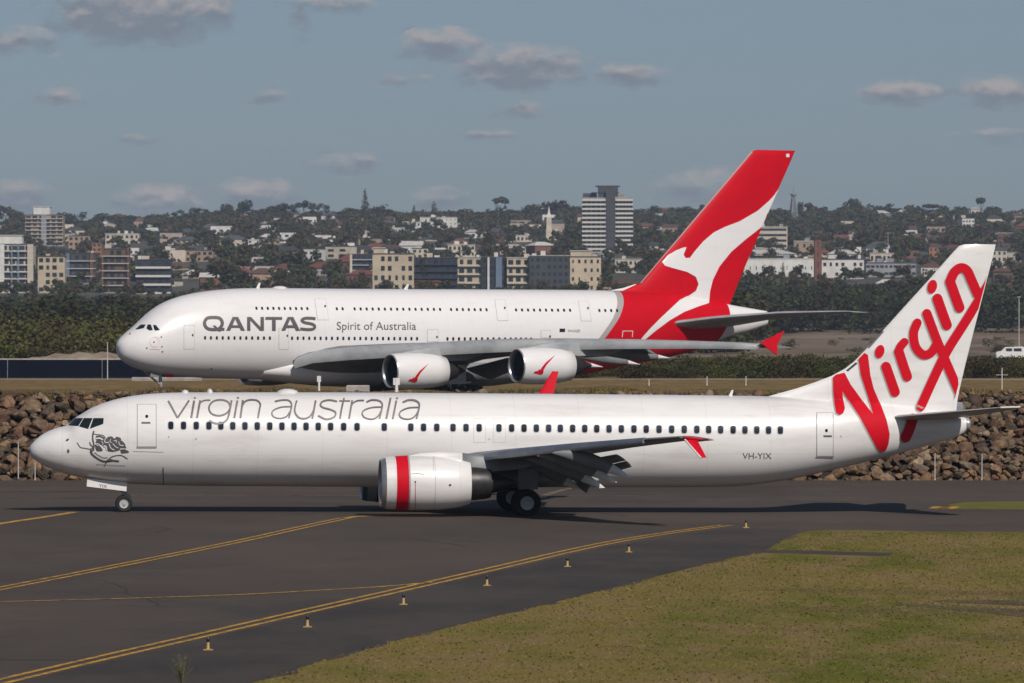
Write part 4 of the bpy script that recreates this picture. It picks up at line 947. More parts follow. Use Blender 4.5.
for pts, wd in (([(130, 495.5), (640, 496.2)], .25), ([(780, 533), (1030, 534)], .16), ([(700, 523.5), (1040, 526)], .10), ([(-20, 557), (160, 546.5), (300, 541)], .05), ([(-20, 660), (85, 660.6)], .10)):
    ribbon(pts, wd, m='pale_joint' if wd > .2 else 'asphalt', dz=.013, label='pale scuffed joint in the asphalt')
epx = [(215, 700), (255, 683), (340, 656), (425, 634), (512, 613), (570, 599), (637, 582), (700, 566), (752, 553.5)]
spx = [(757, 551.6), (775, 543), (800, 534), (822, 529.8), (900, 531), (1030, 532.2), (1400, 536)]
def inside_grass(px, py):
    if px < 752: return py > polyline_interp(epx, px)-.4 and px > 215
    return py > polyline_interp(spx, px)-.3 and not (757 < px < 890 and 549.5 < py < 556)
# cracks and a darker shoulder
sh_o = [G(-60, 700), G(0, 687), G(207, 639), G(415, 591), G(512, 568.5), G(612, 546), G(700, 532.5), G(727, 528), G(800, 530)]
sheet('shoulder', sh_o+[(edge[-1][0]+.3, edge[-1][1])]+[(x-.05, y+.1) for x, y in edge[::-1]]+[near], M['shoulder'], .010, 'darker asphalt shoulder between the double line and the grass')
for i in range(9):
    x, y = random.uniform(-18, 14), random.uniform(128, 226)
    if inside_grass(512+x*F/y, YH+H*F/y): continue
    pts_ = []; a = random.choice((random.gauss(0, .3), random.gauss(1.57, .25)))
    for k in range(random.randint(5, 14)):
        if inside_grass(512+x*F/y, YH+H*F/y+2): break
        pts_.append((512+x*F/y, YH+H*F/y)); x += math.cos(a)*.8; y += math.sin(a)*1.3; a += random.gauss(0, .25)
    if len(pts_) > 3: ribbon(pts_, random.uniform(.02, .045), m='tar', dz=.014, label='dark sealed crack in the asphalt', name='pavement_crack')
# real turf blades along and over the near grass
def blades(name, n, region, hgt, m, label):
    V = []; k = 0
    pts = []
    while len(pts) < n:
        y = random.uniform(region[2], region[3]); x = random.uniform(region[0], region[1])
        py = YH+H*F/y; px = 512+x*F/y
        if inside_grass(px, py): pts.append((x, y))
    A_ = np.array(pts); z = np.array([Ground(x, y) for x, y in pts]); h = rng.uniform(.5, 1.3, n)*hgt; a = rng.uniform(0, math.pi, n); w_ = rng.uniform(.012, .03, n)*2; l = rng.normal(0, .5, (n, 2))*h[:, None]
    d = np.stack([np.cos(a), np.sin(a)], 1)*w_[:, None]
    V = np.zeros((n, 3, 3)); V[:, 0, :2] = A_-d; V[:, 1, :2] = A_+d; V[:, :2, 2] = z[:, None]-.005; V[:, 2, :2] = A_+l; V[:, 2, 2] = z+h
    return tag(np_mesh(name, V.reshape(-1, 3), np.arange(3*n).reshape(-1, 3), m), label, 'grass', kind='stuff')
def bladem(t, b, pos, m):
    f1 = t.noise(t.mapping(pos, (.16, .05, 1)), 1, 6, .62); f2 = t.noise(t.mapping(pos, (.6, .14, 1), (3, 1, 0)), 1, 6, .7)
    rp = t.n('ShaderNodeNewGeometry').outputs['Random Per Island']
    f5 = t.noise(t.mapping(pos, (.06, .13, 1), (13, 4, 0)), 1, 5, .6)
    c = t.mix(t.ramp(f1, .38, .62), (.102, .106, .016), (.170, .132, .038)); c = t.mix(t.math('MULTIPLY', t.ramp(f2, .45, .72), .8), c, (.195, .132, .062)); c = t.mix(t.math('MULTIPLY', t.ramp(f5, .52, .68), .7), c, (.12, .085, .05))
    c = t.mix(t.math('MULTIPLY', t.math('POWER', rp, 3.0), .25), c, (.26, .20, .09)); m.node_tree.links.new(c, b.inputs['Base Color']); b.inputs['Roughness'].default_value = .8; b.inputs['Specular IOR Level'].default_value = .15
ground_mat('blade', bladem)
sheet('path', jit([G(890, 603), G(1060, 611)], .15)+jit([G(1060, 622), G(980, 612), G(905, 606)], .25), M['bare2'], .007, 'dark worn earth patch in the grass')
0 and sheet('path', jit([G(890, 648), G(1015, 651)], .15)+jit([G(1012, 655), G(900, 653)], .2), M['bare2'], .007, 'second worn earth patch low in the grass')
blades('grass', 70000, (-9, 30, 118, 212), .03, M['blade'], 'short mown green and straw grass in the foreground')

# ------------------------------------------------------------------ taxiway edge cones
M['cone'] = mat('cone_yellow', (.46, .30, .10), .6, var=.35, vscale=9); M['lens'] = mat('lens_blue_black', (.01, .014, .03), .3)
mk = [(208, 650.5, 'nearest'), (307.4, 627.5, 'second nearest'), (403.5, 605, 'third from the near end'), (487, 586, 'the middle one'), (567.5, 567, 'third from the far end'), (629, 552.5, 'second from the far end'), (746, 528, 'farthest')]
cone0 = None
for i, (a, b, wd) in enumerate(mk):
    x, y = G(a, b)
    if cone0 is None:
        c0 = empty('edge_light', (0, 0, 0))
        MB().loft([[(s_*q, t_*q, z) for s_, t_ in ((-1, -1), (1, -1), (1, 1), (-1, 1))] for q, z in ((.10, 0), (.10, .018), (.085, .022))]).build('base', M['cone'], c0)
        MB().lathe([(.0, .05), (.03, .034), (.15, .030), (.155, .001)], (0, 0, .02), 'z', 14, cap0=True).build('body', M['cone'], c0, True)
        MB().lathe([(.0, .026), (.02, .036), (.08, .034), (.10, .02), (.105, .001)], (0, 0, .172), 'z', 14, cap0=True).build('lens', M['lens'], c0, True)
        cone0 = c0; o = c0
    else: o = copy_tree(cone0)
    o.location = (x, y, gz(x, y)+.004); o.scale = (1.15,)*3
    tag(o, 'small yellow edge marker with dark cap, %s of the row' % wd, 'edge light', 'edge markers along the taxiway')
# ------------------------------------------------------------------ rock bank
RY0, RY1, RZ = 276.0, 283.2, 4.22
def bankz(X, Y):
    k = (Y-RY0)/(RY1-RY0)
    if k < 0: return 0
    if k < 1: return RZ*k
    if Y < 288: return RZ+.12*math.sin(X*.31)+.08*math.sin(X*1.1+2)
    return max(-.3, RZ*(1-(Y-288)/8))
mb = MB(); xs_ = np.arange(-110, 110.1, 1.); ys_ = [275.2, 276, 278, 280, 282, 283.2, 284, 285, 286.5, 288, 292, 296.5]
vs = [(x, y, bankz(x, y)-(.25 if y < 283.3 else 0)+random.uniform(-.08, .08)) for y in ys_ for x in xs_]; n = len(xs_)
mb.add(vs, [(j*n+i, j*n+i+1, (j+1)*n+i+1, (j+1)*n+i) for j in range(len(ys_)-1) for i in range(n-1)])
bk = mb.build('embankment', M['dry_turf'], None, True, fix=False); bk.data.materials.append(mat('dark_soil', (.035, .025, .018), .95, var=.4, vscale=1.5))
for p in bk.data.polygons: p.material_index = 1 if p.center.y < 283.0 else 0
TAGB = 1; tag(bk, 'low earth bank topped with dry grass behind the taxiway', 'embankment', kind='structure')
rcol = [(.180, .100, .058), (.140, .088, .054), (.235, .140, .076), (.078, .056, .038), (.150, .112, .074), (.30, .215, .145), (.130, .064, .040), (.200, .130, .078)]
rname = ['reddish brown', 'dull brown', 'orange tan', 'dark brown', 'grey brown', 'pale', 'deep rust', 'warm brown']
rmat = [mat('rock_'+rname[i].replace(' ', '_'), c, .9, var=.5, vscale=2.2, bump=.8, bscale=4, objvar=.25) for i, c in enumerate(rcol)]
def rockmesh(seed, sub=2):
    r_ = random.Random(seed); bm = bmesh.new(); bmesh.ops.create_icosphere(bm, subdivisions=sub, radius=1)
    cuts = [(Vector((r_.gauss(0, 1), r_.gauss(0, 1), r_.gauss(0, 1))).normalized(), r_.uniform(.42, .78)) for _ in range(13)]
    for q in bm.verts:
        for nn, d in cuts:
            e = q.co.dot(nn)
            if e > d: q.co -= nn*(e-d)
        q.co *= 1+r_.uniform(-.05, .05)
    for q in bm.verts: q.co.x *= 1.15; q.co.z *= .85
    me = bpy.data.meshes.new('boulder'); bm.to_mesh(me); bm.free(); return me
rms = []
for k in range(8):
    row = []
    for c in range(len(rcol)):
        me = rockmesh(k+100) if c == 0 else row[0].copy()
        me.materials.clear(); me.materials.append(rmat[c]); row.append(me)
    rms.append(row)
cand = []
x = -42.
rows = np.arange(0, .97, .056)
for k in rows:
    x = -42+random.uniform(0, 1)
    while x < 44:
        sz = random.choice((.17, .21, .25, .28, .32, .38, .48))*random.uniform(.85, 1.15)*(.7 if k > .93 else 1); Y = RY0+(RY1-RY0)*k+random.uniform(-.2, .2)
        cand.append((x, Y, bankz(x, Y)+random.uniform(-.05, .12)-(.06 if k < .05 else 0), sz, k)); x += sz*random.uniform(1.15, 1.7)
def seen(c):
    px = 512+c[0]*F/c[1]; py = YH+(H-c[2])*F/c[1]
    if px < -12 or px > 1036: return -1
    if px < 200: top = polyline_interp([(0, 999), (28, 999), (30, 449), (53, 430), (75, 418), (106, 402), (143, 394)], px); bot = polyline_interp([(28, 449), (45, 466), (90, 480), (180, 486)], px) if px > 28 else 0
    elif px < 790: return 0 if py > 393 else c[3]*.8
    else:
        top = polyline_interp([(790, 390), (850, 370), (900, 330), (950, 250), (985, 250), (990, 400), (1016, 408), (1024, 999)], px); bot = polyline_interp([(780, 481), (827, 470), (874, 460), (911, 450), (944, 441), (962, 436), (967, 415), (1016, 408), (1017, 0)], px)
    r_ = c[3]*20*.7
    return c[3] if (py-r_ < top or py+r_ > bot) else 0
cand.sort(key=lambda c: -seen(c)); vis = [c for c in cand if seen(c) > 0]; print('rocks', len(cand), 'visible', len(vis))
def where(c):
    px = 512+c[0]*F/c[1]; h = 'at the foot' if c[4] < .3 else ('halfway up' if c[4] < .7 else 'near the top')
    return h, ('left of the near jet\'s nose' if px < 30 else 'behind the near jet\'s nose' if px < 200 else 'behind the near jet\'s back' if px < 780 else 'below the near jet\'s tail' if px < 970 else 'right of the near jet\'s tail')
BRD = cand[:300]; big = set()
for i, c in enumerate(BRD):
    k = random.choices(range(8), (3.4, 4, 3.2, 3.0, 2.0, 1.0, 2.6, 3.6))[0]; me = rms[random.randrange(8)][k]
    o = bpy.data.objects.new('boulder', me); C.objects.link(o); o.location = c[:3]
    o.rotation_euler = (random.uniform(-.6, .6), random.uniform(-.6, .6), random.uniform(0, 6.3)); s_ = c[3]; o.scale = (s_*random.uniform(.9, 1.25), s_, s_*random.uniform(.8, 1.1))
    h, wh = where(c); szn = 'small' if s_ < .36 else ('large' if s_ > .52 else 'mid-sized')
    tag(o, '%s %s boulder %s, %s' % (szn, rname[k], {'at the foot': 'low in the bank', 'halfway up': 'halfway up', 'near the top': 'near the top'}[h], wh), 'boulder', 'boulders of the rock bank')
# the remaining rocks of the bank as one mass
V = []; Fc = []; b0 = 0; mi = []
base = [(np.array([q.co[:] for q in rms[k][0].vertices]), np.array([p.vertices[:] for p in rms[k][0].polygons])) for k in range(8)]
rest = cand[300:]+[(sx*random.uniform(42, 100), RY0+(RY1-RY0)*k+random.uniform(-.3, .3), RZ*k+.05, random.uniform(.35, .6), k) for sx in (-1, 1) for k in rows for _ in range(55)]
for _ in range(450):    # rubble wedged between the larger stones
    k = random.random(); rest.append((random.uniform(-30, 30), RY0+(RY1-RY0)*k, RZ*k+random.uniform(-.05, .15), random.uniform(.12, .24), k))
for c in rest:
    bv, bf_ = base[random.randrange(8)]; a, b = random.uniform(0, 6.3), random.uniform(-.7, .7)
    Rz = np.array([[math.cos(a), -math.sin(a), 0], [math.sin(a), math.cos(a), 0], [0, 0, 1]]); Rx = np.array([[1, 0, 0], [0, math.cos(b), -math.sin(b)], [0, math.sin(b), math.cos(b)]])
    V.append((bv*c[3])@Rx.T@Rz.T+np.array(c[:3])); Fc.append(bf_+b0); b0 += len(bv); mi += [random.randrange(8)]*len(bf_)
ro = np_mesh('rock_fill', np.concatenate(V), np.concatenate(Fc), rmat[0])
for m_ in rmat[1:]: ro.data.materials.append(m_)
ro.data.polygons.foreach_set('material_index', mi); tag(ro, 'smaller brown rocks filling the bank between the boulders', 'rocks', kind='stuff')
# dry grass along the crest
n = 60000; X_ = rng.uniform(-45, 45, n); Y_ = rng.uniform(282.6, 288.5, n); z_ = np.array([bankz(a, b) for a, b in zip(X_, Y_)]); h_ = rng.uniform(.04, .20, n)*(0.6+.5*np.sin(X_*.7)*np.sin(X_*.23+1)); a_ = rng.uniform(0, 3.14, n)
V = np.zeros((n, 3, 3)); d_ = np.stack([np.cos(a_), np.sin(a_)], 1)*.03; XY = np.stack([X_, Y_], 1)
V[:, 0, :2] = XY-d_; V[:, 1, :2] = XY+d_; V[:, :2, 2] = z_[:, None]-.1; V[:, 2, :2] = XY+rng.normal(0, .08, (n, 2)); V[:, 2, 2] = z_+h_
def crestm(t, b, pos, m):
    rp = t.n('ShaderNodeNewGeometry').outputs['Random Per Island']; f = t.noise(pos, .35, 3, .6)
    c = t.mix(t.ramp(f, .4, .6), (.20, .13, .065), (.10, .095, .03)); c = t.mix(t.math('MULTIPLY', rp, .6), c, (.11, .06, .035)); m.node_tree.links.new(c, b.inputs['Base Color']); b.inputs['Roughness'].default_value = .9
ground_mat('crest_grass', crestm)
tag(np_mesh('dry_grass', V.reshape(-1, 3), np.arange(3*n).reshape(-1, 3), M['crest_grass']), 'dry straw and green grass tufts along the top of the rock bank', 'grass', kind='stuff')
# thin posts at the foot of the bank, and small things on its crest
def post(px, y0, y1, Y, r, label, name='post', head=None, m='pole', cat='post', group=None):
    a = P(px, y1, Y); zb = Ground(a.x, Y) if not (RY0 < Y < 296) else bankz(a.x, Y)
    t_ = P(px, y0, Y); e = empty(name, (a.x, Y, zb), 0, label, cat, group)
    MB().lathe([(0, r*1.6), (.04, r*1.5), (.05, r), (max(.1, t_.z-zb), r*.8), (max(.1, t_.z-zb)+.01, .001)], (0, 0, 0), 'z', 10, cap0=True).build('shaft', M[m], e, True)
    if head: head(e, t_.z-zb)
    else: MB().lathe([(0, r*1.5), (r, r*1.3), (r*1.4, .001)], (0, 0, max(.1, t_.z-zb)), 'z', 10, cap0=True).build('cap', M[m], e, True)
    return e
for px, y0, y1, lb_ in ((18.2, 443, 479.6, 'taller thin grey post at the foot of the rocks left of the nose'), (35, 464, 479.6, 'short thin grey post just below the near jet nose'), (935, 454, 479.6, 'thin grey post at the foot of the rocks under the tailplane'), (982, 455, 479.6, 'thin grey post at the foot of the rocks at far right')):
    post(px, y0, y1, 275.6, .026, lb_, group='thin posts by the bank')
def boxhead(w_, h_):
    def f(e, z): MB().box(-w_/2, w_/2, -.05, .05, z-h_, z).build('panel', M['white_plain'], e)
    return f
M['white_plain'] = mat('white_sign_paint', (.72, .70, .68), .6, var=.2, vscale=3)
post(319, 376, 394, 284.5, .06, 'white marker post on the crest below the far jet wing root', m='white_plain', head=boxhead(.2, .3))
post(396.5, 378, 394, 284.2, .09, 'thick white marker post on the crest under the inner engine', m='white_plain', head=boxhead(.34, .35))
for x0, x1, y0, y1, Y, lb_ in ((346.5, 369.5, 385.2, 389.2, 286, 'pale concrete slab lying on the crest of the bank'), (132, 202, 377.2, 380.6, 687, 'low white concrete barrier behind the far jet nose gear')):
    a, b = P(x0, y1, Y), P(x1, y0, Y); zb = bankz(a.x, Y)-.05 if Y < 300 else 0
    e = empty('concrete_block', ((a.x+b.x)/2, Y, zb), 0, lb_, 'concrete block'); hw = (b.x-a.x)/2; hh = b.z-zb
    MB().loft([[(s_*(hw-q), t_*(.5-q), z) for s_, t_ in ((-1, -1), (1, -1), (1, 1), (-1, 1))] for q, z in ((0, 0), (0, hh*.9), (.04, hh))]).build('slab', M['concrete'], e)
    MB().box(-hw*.96, hw*.96, -.53, -.47, hh*.35, hh*.5).build('groove', M['seam'], e)
# ------------------------------------------------------------------ far airfield: runway strip, fence, hedges
sheet('runway', [(-260, 480), (260, 480), (260, 600), (-260, 600)], M['asphalt'], .01, 'asphalt taxiway under the far jet', cell=60)
sheet('service_road', [(-300, 697), (300, 697), (300, 703), (-300, 703)], M['concrete'], .02, 'pale concrete service road beyond the far jet', cell=60)
M['mesh'] = mat('dark_fence_cloth', (.003, .006, .016), .8, var=.4, vscale=.15)
M['mesh'].node_tree.nodes['Principled BSDF'].inputs['Specular IOR Level'].default_value = .05
FX = [(-160, -40), (-39.98, 4)]; FN = ['left piece, beside the far jet nose', 'right piece, behind the far jet body']
for (x0, x1), lb_ in zip(FX, FN):
    e = empty('boundary_fence', ((x0+x1)/2, 712, 0), 0, 'long dark cloth-covered airfield fence, '+lb_, 'fence', 'dark boundary fence')
    hw = (x1-x0)/2; MB().box(-hw, hw, -.02, .02, .05, 2.35).build('screen_panel', M['mesh'], e)
    k = int(2*hw/12)
    for i in range(k+1): MB().tube((-hw+2*hw*i/k, -.08, 0), (-hw+2*hw*i/k, -.08, 2.5), .03, n=8).build('post', M['strut'], e)
    MB().box(-hw, hw, -.05, .05, 2.36, 2.52).build('top_rail', M['concrete'], e) if x0 < 0 else None
post(107.5, 343, 374, 700, .06, 'slim pole standing at the dark fence left of the far jet nose', name='pole', cat='pole')
def mast_head(e, z):
    MB().tube((-.6, 0, z*.75), (.6, 0, z*.75), .03, n=6).build('crossbar', M['pole'], e); MB().box(-.5, .5, -.3, .3, 0, .55).build('foot_cabinet', M['white_plain'], e)
post(1002, 368, 388, 560, .05, 'white wind mast with a crossbar and cabinet behind the near jet tail', name='mast', head=mast_head, m='white_plain', cat='mast')
def lamp_head(e, z):
    MB().box(-.4, .4, -.2, .2, z-.12, z+.1).build('lamp', M['strut'], e)
post(1019, 297, 345, 1300, .11, 'tall pale light pole at the right edge', name='light_pole', head=lamp_head, cat='light pole')
for px, a, b in ((343/4.65+580-73.8+69, 380, 386), (707, 377, 386), (746, 377, 386)):
    post(px, a, b, 640, .05, 'tiny white marker at %s beyond the far jet tail' % ('the left' if px < 660 else ('the middle' if px < 730 else 'the right')), name='marker_post', m='white_plain')
# ================================================================== vegetation
def leafmat(name, c1, c2, c3=None):
    def fn(t, b, pos, m):
        rp = t.n('ShaderNodeNewGeometry').outputs['Random Per Island']; oi = t.n('ShaderNodeObjectInfo').outputs['Random']
        f = t.noise(t.mapping(pos, (.16, .10, .2)), 1, 3, .6)
        c = t.mix(rp, c1, c2); c = t.mix(t.math('MULTIPLY', t.ramp(f, .42, .56), .85), c, c3 or tuple(q*.55 for q in c1))
        k = t.math('ADD', .75, t.math('MULTIPLY', oi, .5)); cc = t.n('ShaderNodeCombineColor', inp={0: k, 1: k, 2: k}).outputs[0]
        c = t.mix(1.0, c, cc, 'MULTIPLY')
        m.node_tree.links.new(c, b.inputs['Base Color']); b.inputs['Roughness'].default_value = .75; b.inputs['Specular IOR Level'].default_value = .2
    return ground_mat(name, fn)
leafmat('leaf_dark', (.022, .032, .010), (.060, .066, .020), (.030, .020, .010))
leafmat('leaf_scrub', (.040, .050, .010), (.100, .100, .022), (.050, .034, .014))
leafmat('leaf_town', (.018, .029, .012), (.056, .062, .022), (.050, .030, .016))
M['bark'] = mat('bark', (.06, .045, .035), .9, var=.4, vscale=3)
def crown_pts(kind, n, r_):
    """n leaf-clump quads for a crown of unit height 1 (radius about .45) standing on z=0"""
    cs = []
    if kind == 'round': cs = [(r_.gauss(0, .17), r_.gauss(0, .17), r_.uniform(.38, .78), r_.uniform(.14, .24)) for _ in range(11)]
    elif kind == 'gum': cs = [(r_.gauss(0, .24), r_.gauss(0, .24), r_.uniform(.55, .9), r_.uniform(.09, .16)) for _ in range(8)]
    elif kind == 'umbrella': cs = [(.36*math.cos(a)*q, .36*math.sin(a)*q, .84-.10*q*q, .12) for a, q in ((r_.uniform(0, 6.3), r_.uniform(.1, 1)) for _ in range(11))]
    elif kind == 'pine': cs = [(r_.gauss(0, .012), r_.gauss(0, .012), z, .03+.24*(1-z)**.85) for z in np.linspace(.12, .99, 15)]
    elif kind == 'palm': cs = [(0, 0, .88, .17)]
    elif kind == 'scrub': cs = [(r_.gauss(0, .30), r_.gauss(0, .30), r_.uniform(.15, .72), r_.uniform(.2, .3)) for _ in range(12)]
    elif kind == 'slim': cs = [(r_.gauss(0, .05), r_.gauss(0, .05), z, .10+.05*math.sin(z*9)) for z in np.linspace(.15, .9, 9)]
    P_ = []; 
    wts = [c[3]**2 for c in cs]
    for _ in range(n):
        c = r_.choices(cs, wts)[0]; d = Vector((r_.gauss(0, 1), r_.gauss(0, 1), r_.gauss(0, 1))).normalized(); q = c[3]*r_.uniform(.55, 1.08)
        if kind == 'pine': d.z *= .18
        P_.append((c[0]+d.x*q, c[1]+d.y*q, max(.03, c[2]+d.z*q*.85), d.x, d.y, d.z))
    return np.array(P_)
def crown_mesh(kind, n, leaf, seed):
    r_ = random.Random(seed); P_ = crown_pts(kind, n, r_); g = np.random.default_rng(seed)
    nn = P_[:, 3:]+g.normal(0, .55, (n, 3)); nn /= np.linalg.norm(nn, axis=1)[:, None]
    a = np.cross(nn, g.normal(0, 1, (n, 3))); a /= np.linalg.norm(a, axis=1)[:, None]; b = np.cross(nn, a)
    s_ = g.uniform(.6, 1.3, n)[:, None]*leaf; V = np.stack([P_[:, :3]+(-a)*s_, P_[:, :3]+(-b*.7)*s_, P_[:, :3]+a*s_, P_[:, :3]+b*.7*s_], 1)
    return V.reshape(-1, 3), np.arange(4*n).reshape(-1, 4)
def trunk_mesh(kind, seed):
    r_ = random.Random(seed); mb = MB(); top = {'pine': .97, 'palm': .9, 'slim': .8}.get(kind, .6)
    mb.tube((0, 0, -.08), (r_.uniform(-.02, .02), r_.uniform(-.02, .02), top), .022, .008, 7)
    if kind not in ('pine', 'palm', 'slim'):
        for _ in range(5):
            a = r_.uniform(0, 6.3); mb.tube((0, 0, r_.uniform(.25, .5)), (.26*math.cos(a), .26*math.sin(a), r_.uniform(.6, .8)), .011, .004, 5)
    me = bpy.data.meshes.new('trunk'); me.from_pydata(mb.v, [], mb.f); me.materials.append(M['bark']); return me
LIB = {}
def lib(kind, n, leaf, m, seeds=(1, 2, 3)):
    LIB[kind, m] = []
    for sd_ in seeds:
        V, Fq = crown_mesh(kind, n, leaf, sd_*17+hash_(kind)); o = np_mesh('crown', V, Fq, M[m]); me = o.data; bpy.data.objects.remove(o)
        LIB[kind, m].append((me, trunk_mesh(kind, sd_), V, Fq))
def hash_(s): return sum(ord(c)*(i+1) for i, c in enumerate(s))
for kd, n, lf in (('round', 520, .058), ('gum', 420, .048), ('umbrella', 420, .05), ('pine', 480, .036), ('palm', 90, .07), ('slim', 260, .045)):
    lib(kd, n, lf, 'leaf_town')
lib('scrub', 900, .036, 'leaf_scrub', (1, 2, 3, 4)); lib('round', 800, .034, 'leaf_dark', (1, 2, 3, 4)); lib('scrub', 500, .045, 'leaf_dark', (1, 2, 3))
def tree(name, kind, m, X, Y, h, wd, label, group=None, cat='tree', z=None):
    e = empty(name, (X, Y, Ground(X, Y) if z is None else z), random.uniform(0, 6.3), label, cat, group); cm, tm, _, _ = random.choice(LIB[kind, m])
    e.scale = (wd, wd, h)
    for nm, me in (('crown', cm), ('trunk', tm)):
        o = bpy.data.objects.new(nm, me); C.objects.link(o); o.parent = e
    return e
def mass(name, items, label, mats, cat='trees'):
    """many trees nobody could count, merged into one object; items: (kind, material, X, Y, height, width)"""
    Vs = []; Fs = []; b = 0; mi = []
    for kind, m, X, Y, h, wd in items:
        _, _, V, Fq = random.choice(LIB[kind, m]); a = random.uniform(0, 6.3); c, s_ = math.cos(a), math.sin(a)
        k = max(80, min(len(Fq), int(len(Fq)*min(1, 700/Y*1.6)))); Q_ = V.reshape(-1, 4, 3)[:k].copy(); ctr = Q_.mean(1, keepdims=True); Q_ = ctr+(Q_-ctr)*math.sqrt(len(Fq)/k)
        Q_ = Q_.reshape(-1, 3)
        V2 = np.stack([(Q_[:, 0]*c-Q_[:, 1]*s_)*wd+X, (Q_[:, 0]*s_+Q_[:, 1]*c)*wd+Y, Q_[:, 2]*h+Ground(X, Y)-.3], 1)
        Vs.append(V2); Fs.append(np.arange(len(V2)).reshape(-1, 4)+b); b += len(V2); mi += [mats.index(m)]*(len(V2)//4)
    o = np_mesh(name, np.concatenate(Vs), np.concatenate(Fs), M[mats[0]])
    for m in mats[1:]: o.data.materials.append(M[m])
    o.data.polygons.foreach_set('material_index', mi); return tag(o, label, cat, kind='stuff')

# ================================================================== the town on the slope
def solveY(px, yb):
    lo_, hi_ = 1835., 4480.
    for _ in range(40):
        m = (lo_+hi_)/2; X = (px-512)*m/F; y = YH+(H-tz(X, m))*F/m
        if y > yb: lo_ = m
        else: hi_ = m
    return (lo_+hi_)/2
WC = {'cream': (.54, .47, .38), 'beige': (.50, .41, .30), 'white': (.62, .60, .57), 'grey': (.26, .26, .28), 'navy': (.025, .032, .055), 'brick': (.17, .068, .048), 'brown': (.12, .07, .055), 'tan': (.34, .24, .17), 'orange': (.30, .14, .07), 'pink': (.36, .28, .24), 'blue': (.14, .19, .27), 'dark': (.05, .052, .06)}
for k, c in WC.items(): M['w_'+k] = mat('render_'+k, c, .85, var=.18, vscale=.25, objvar=.08)
RC = {'red': (.15, .050, .036), 'rust': (.105, .052, .042), 'slate': (.07, .072, .085), 'pale': (.50, .48, .45), 'charcoal': (.04, .038, .042)}
for k, c in RC.items(): M['r_'+k] = mat('roof_'+k, c, .8, var=.3, vscale=.5, objvar=.2)
M['wglass'] = mat('window_glass', (.022, .026, .034), .25, objvar=.4)
M['slab'] = mat('balcony_slab', (.55, .52, .48), .8)
OCC = []                                       # (px0, px1, y of base, Y) of hand-placed buildings
meshcache = {}
def boxmesh(name, w_, d, h, m):
    k = (name, round(w_, 1), round(d, 1), round(h, 1), m)
    if k not in meshcache:
        mb = MB().box(-w_/2, w_/2, -d/2, d/2, 0, h); me = bpy.data.meshes.new(name); me.from_pydata(mb.v, [], mb.f); me.materials.append(M[m])
        bm = bmesh.new(); bm.from_mesh(me); bmesh.ops.recalc_face_normals(bm, faces=bm.faces); bm.to_mesh(me); bm.free(); meshcache[k] = me
    return meshcache[k]
def put(name, par, x, y, z, w_, d, h, m):
    o = bpy.data.objects.new(name, boxmesh(name, w_, d, h, m)); C.objects.link(o); o.parent = par; o.location = (x, y, z); return o
def building(box, wall, floors, bays, label, cat='apartment block', roof='flat', glass='wglass', rows='window', rc='slate', name='apartment_block', depth=None, yaw=0, win=(.55, .5), skip=(), pent=None, slab=False, cols=None, yb=None, skipf=0):
    x0, y0, x1, y1 = box; cx = (x0+x1)/2; Y = solveY(cx, yb or y1); k = Y/F; X = (cx-512)*k; w_ = (x1-x0)*k; z0 = Ground(X, Y)
    top = H-(y0-YH)*k; h = top-z0; dp = depth or max(8, min(w_*.7, 24))
    e = empty(name, (X, Y, z0), yaw, label, cat); OCC.append((x0, x1, y1, Y))
    if roof in ('gable', 'hip'): rh = min(h*.45, max(1.6, w_*.16)); hw = h-rh
    else: rh = 0; hw = h
    put('wall', e, 0, dp/2, -6, w_, dp, hw+6, 'w_'+wall)
    if roof == 'flat':
        put('roof', e, 0, dp/2, hw+.002, w_+.6, dp+.6, .35, 'r_'+rc if rc else 'w_'+wall)
        for _ in range(int(w_/7)): put('roof_unit', e, random.uniform(-.42, .42)*w_, dp*random.uniform(.2, .6), hw+.36, random.uniform(1.2, 3), 2.2, random.choice((.8, 1.4, 1.8)), random.choice(('w_grey', 'w_cream', 'slab')))
    else:
        o_ = .5; r = MB(); q = w_*.5*(.45 if roof == 'hip' else .98)
        r.add([(-w_/2-o_, -o_, hw+.01), (w_/2+o_, -o_, hw+.01), (w_/2+o_, dp+o_, hw+.01), (-w_/2-o_, dp+o_, hw+.01), (-q, dp/2, hw+rh), (q, dp/2, hw+rh)], [(0, 1, 5, 4), (2, 3, 4, 5), (1, 2, 5), (3, 0, 4), (3, 2, 1, 0)])
        ro_ = r.build('roof', M['r_'+rc], e)
    fh = hw/max(1, floors)
    for f in range(skipf, floors):
        if rows == 'band':
            put('window', e, 0, -.03, f*fh+fh*.32, w_*.94, .1, fh*.42, glass)
        else:
            for b in range(bays):
                if (f, b) in skip: continue
                if random.random() < .06: continue
                ww = w_/bays*win[0]*random.choice((.7, 1, 1, 1.1)); put('window', e, -w_/2+(b+.5)*w_/bays, -.03, f*fh+fh*(.5-win[1]/2), ww, .16, fh*win[1], glass)
        if slab: put('balcony', e, 0, -.65, f*fh-.08, w_*1.02, 1.2, .9 if slab == 2 else .28, 'slab' if slab != 3 else 'w_navy')
    if cols:
        for a, b, m in cols: put('pier', e, (a+b)/2*w_-w_/2, -.5 if b-a < .9 else .2, 0, (b-a)*w_, 1.4 if b-a < .9 else .6, hw+.1, m)
    if pent:
        a, b, hh, m = pent; put('penthouse', e, ((a+b)/2-.5)*w_, dp/2, hw+.36, (b-a)*w_, dp*.6, hh*k, m); put('penthouse_roof', e, ((a+b)/2-.5)*w_, dp/2, hw+.38+hh*k, (b-a)*w_+.8, dp*.6+.8, .3, 'slab')
    return e
Bd = building
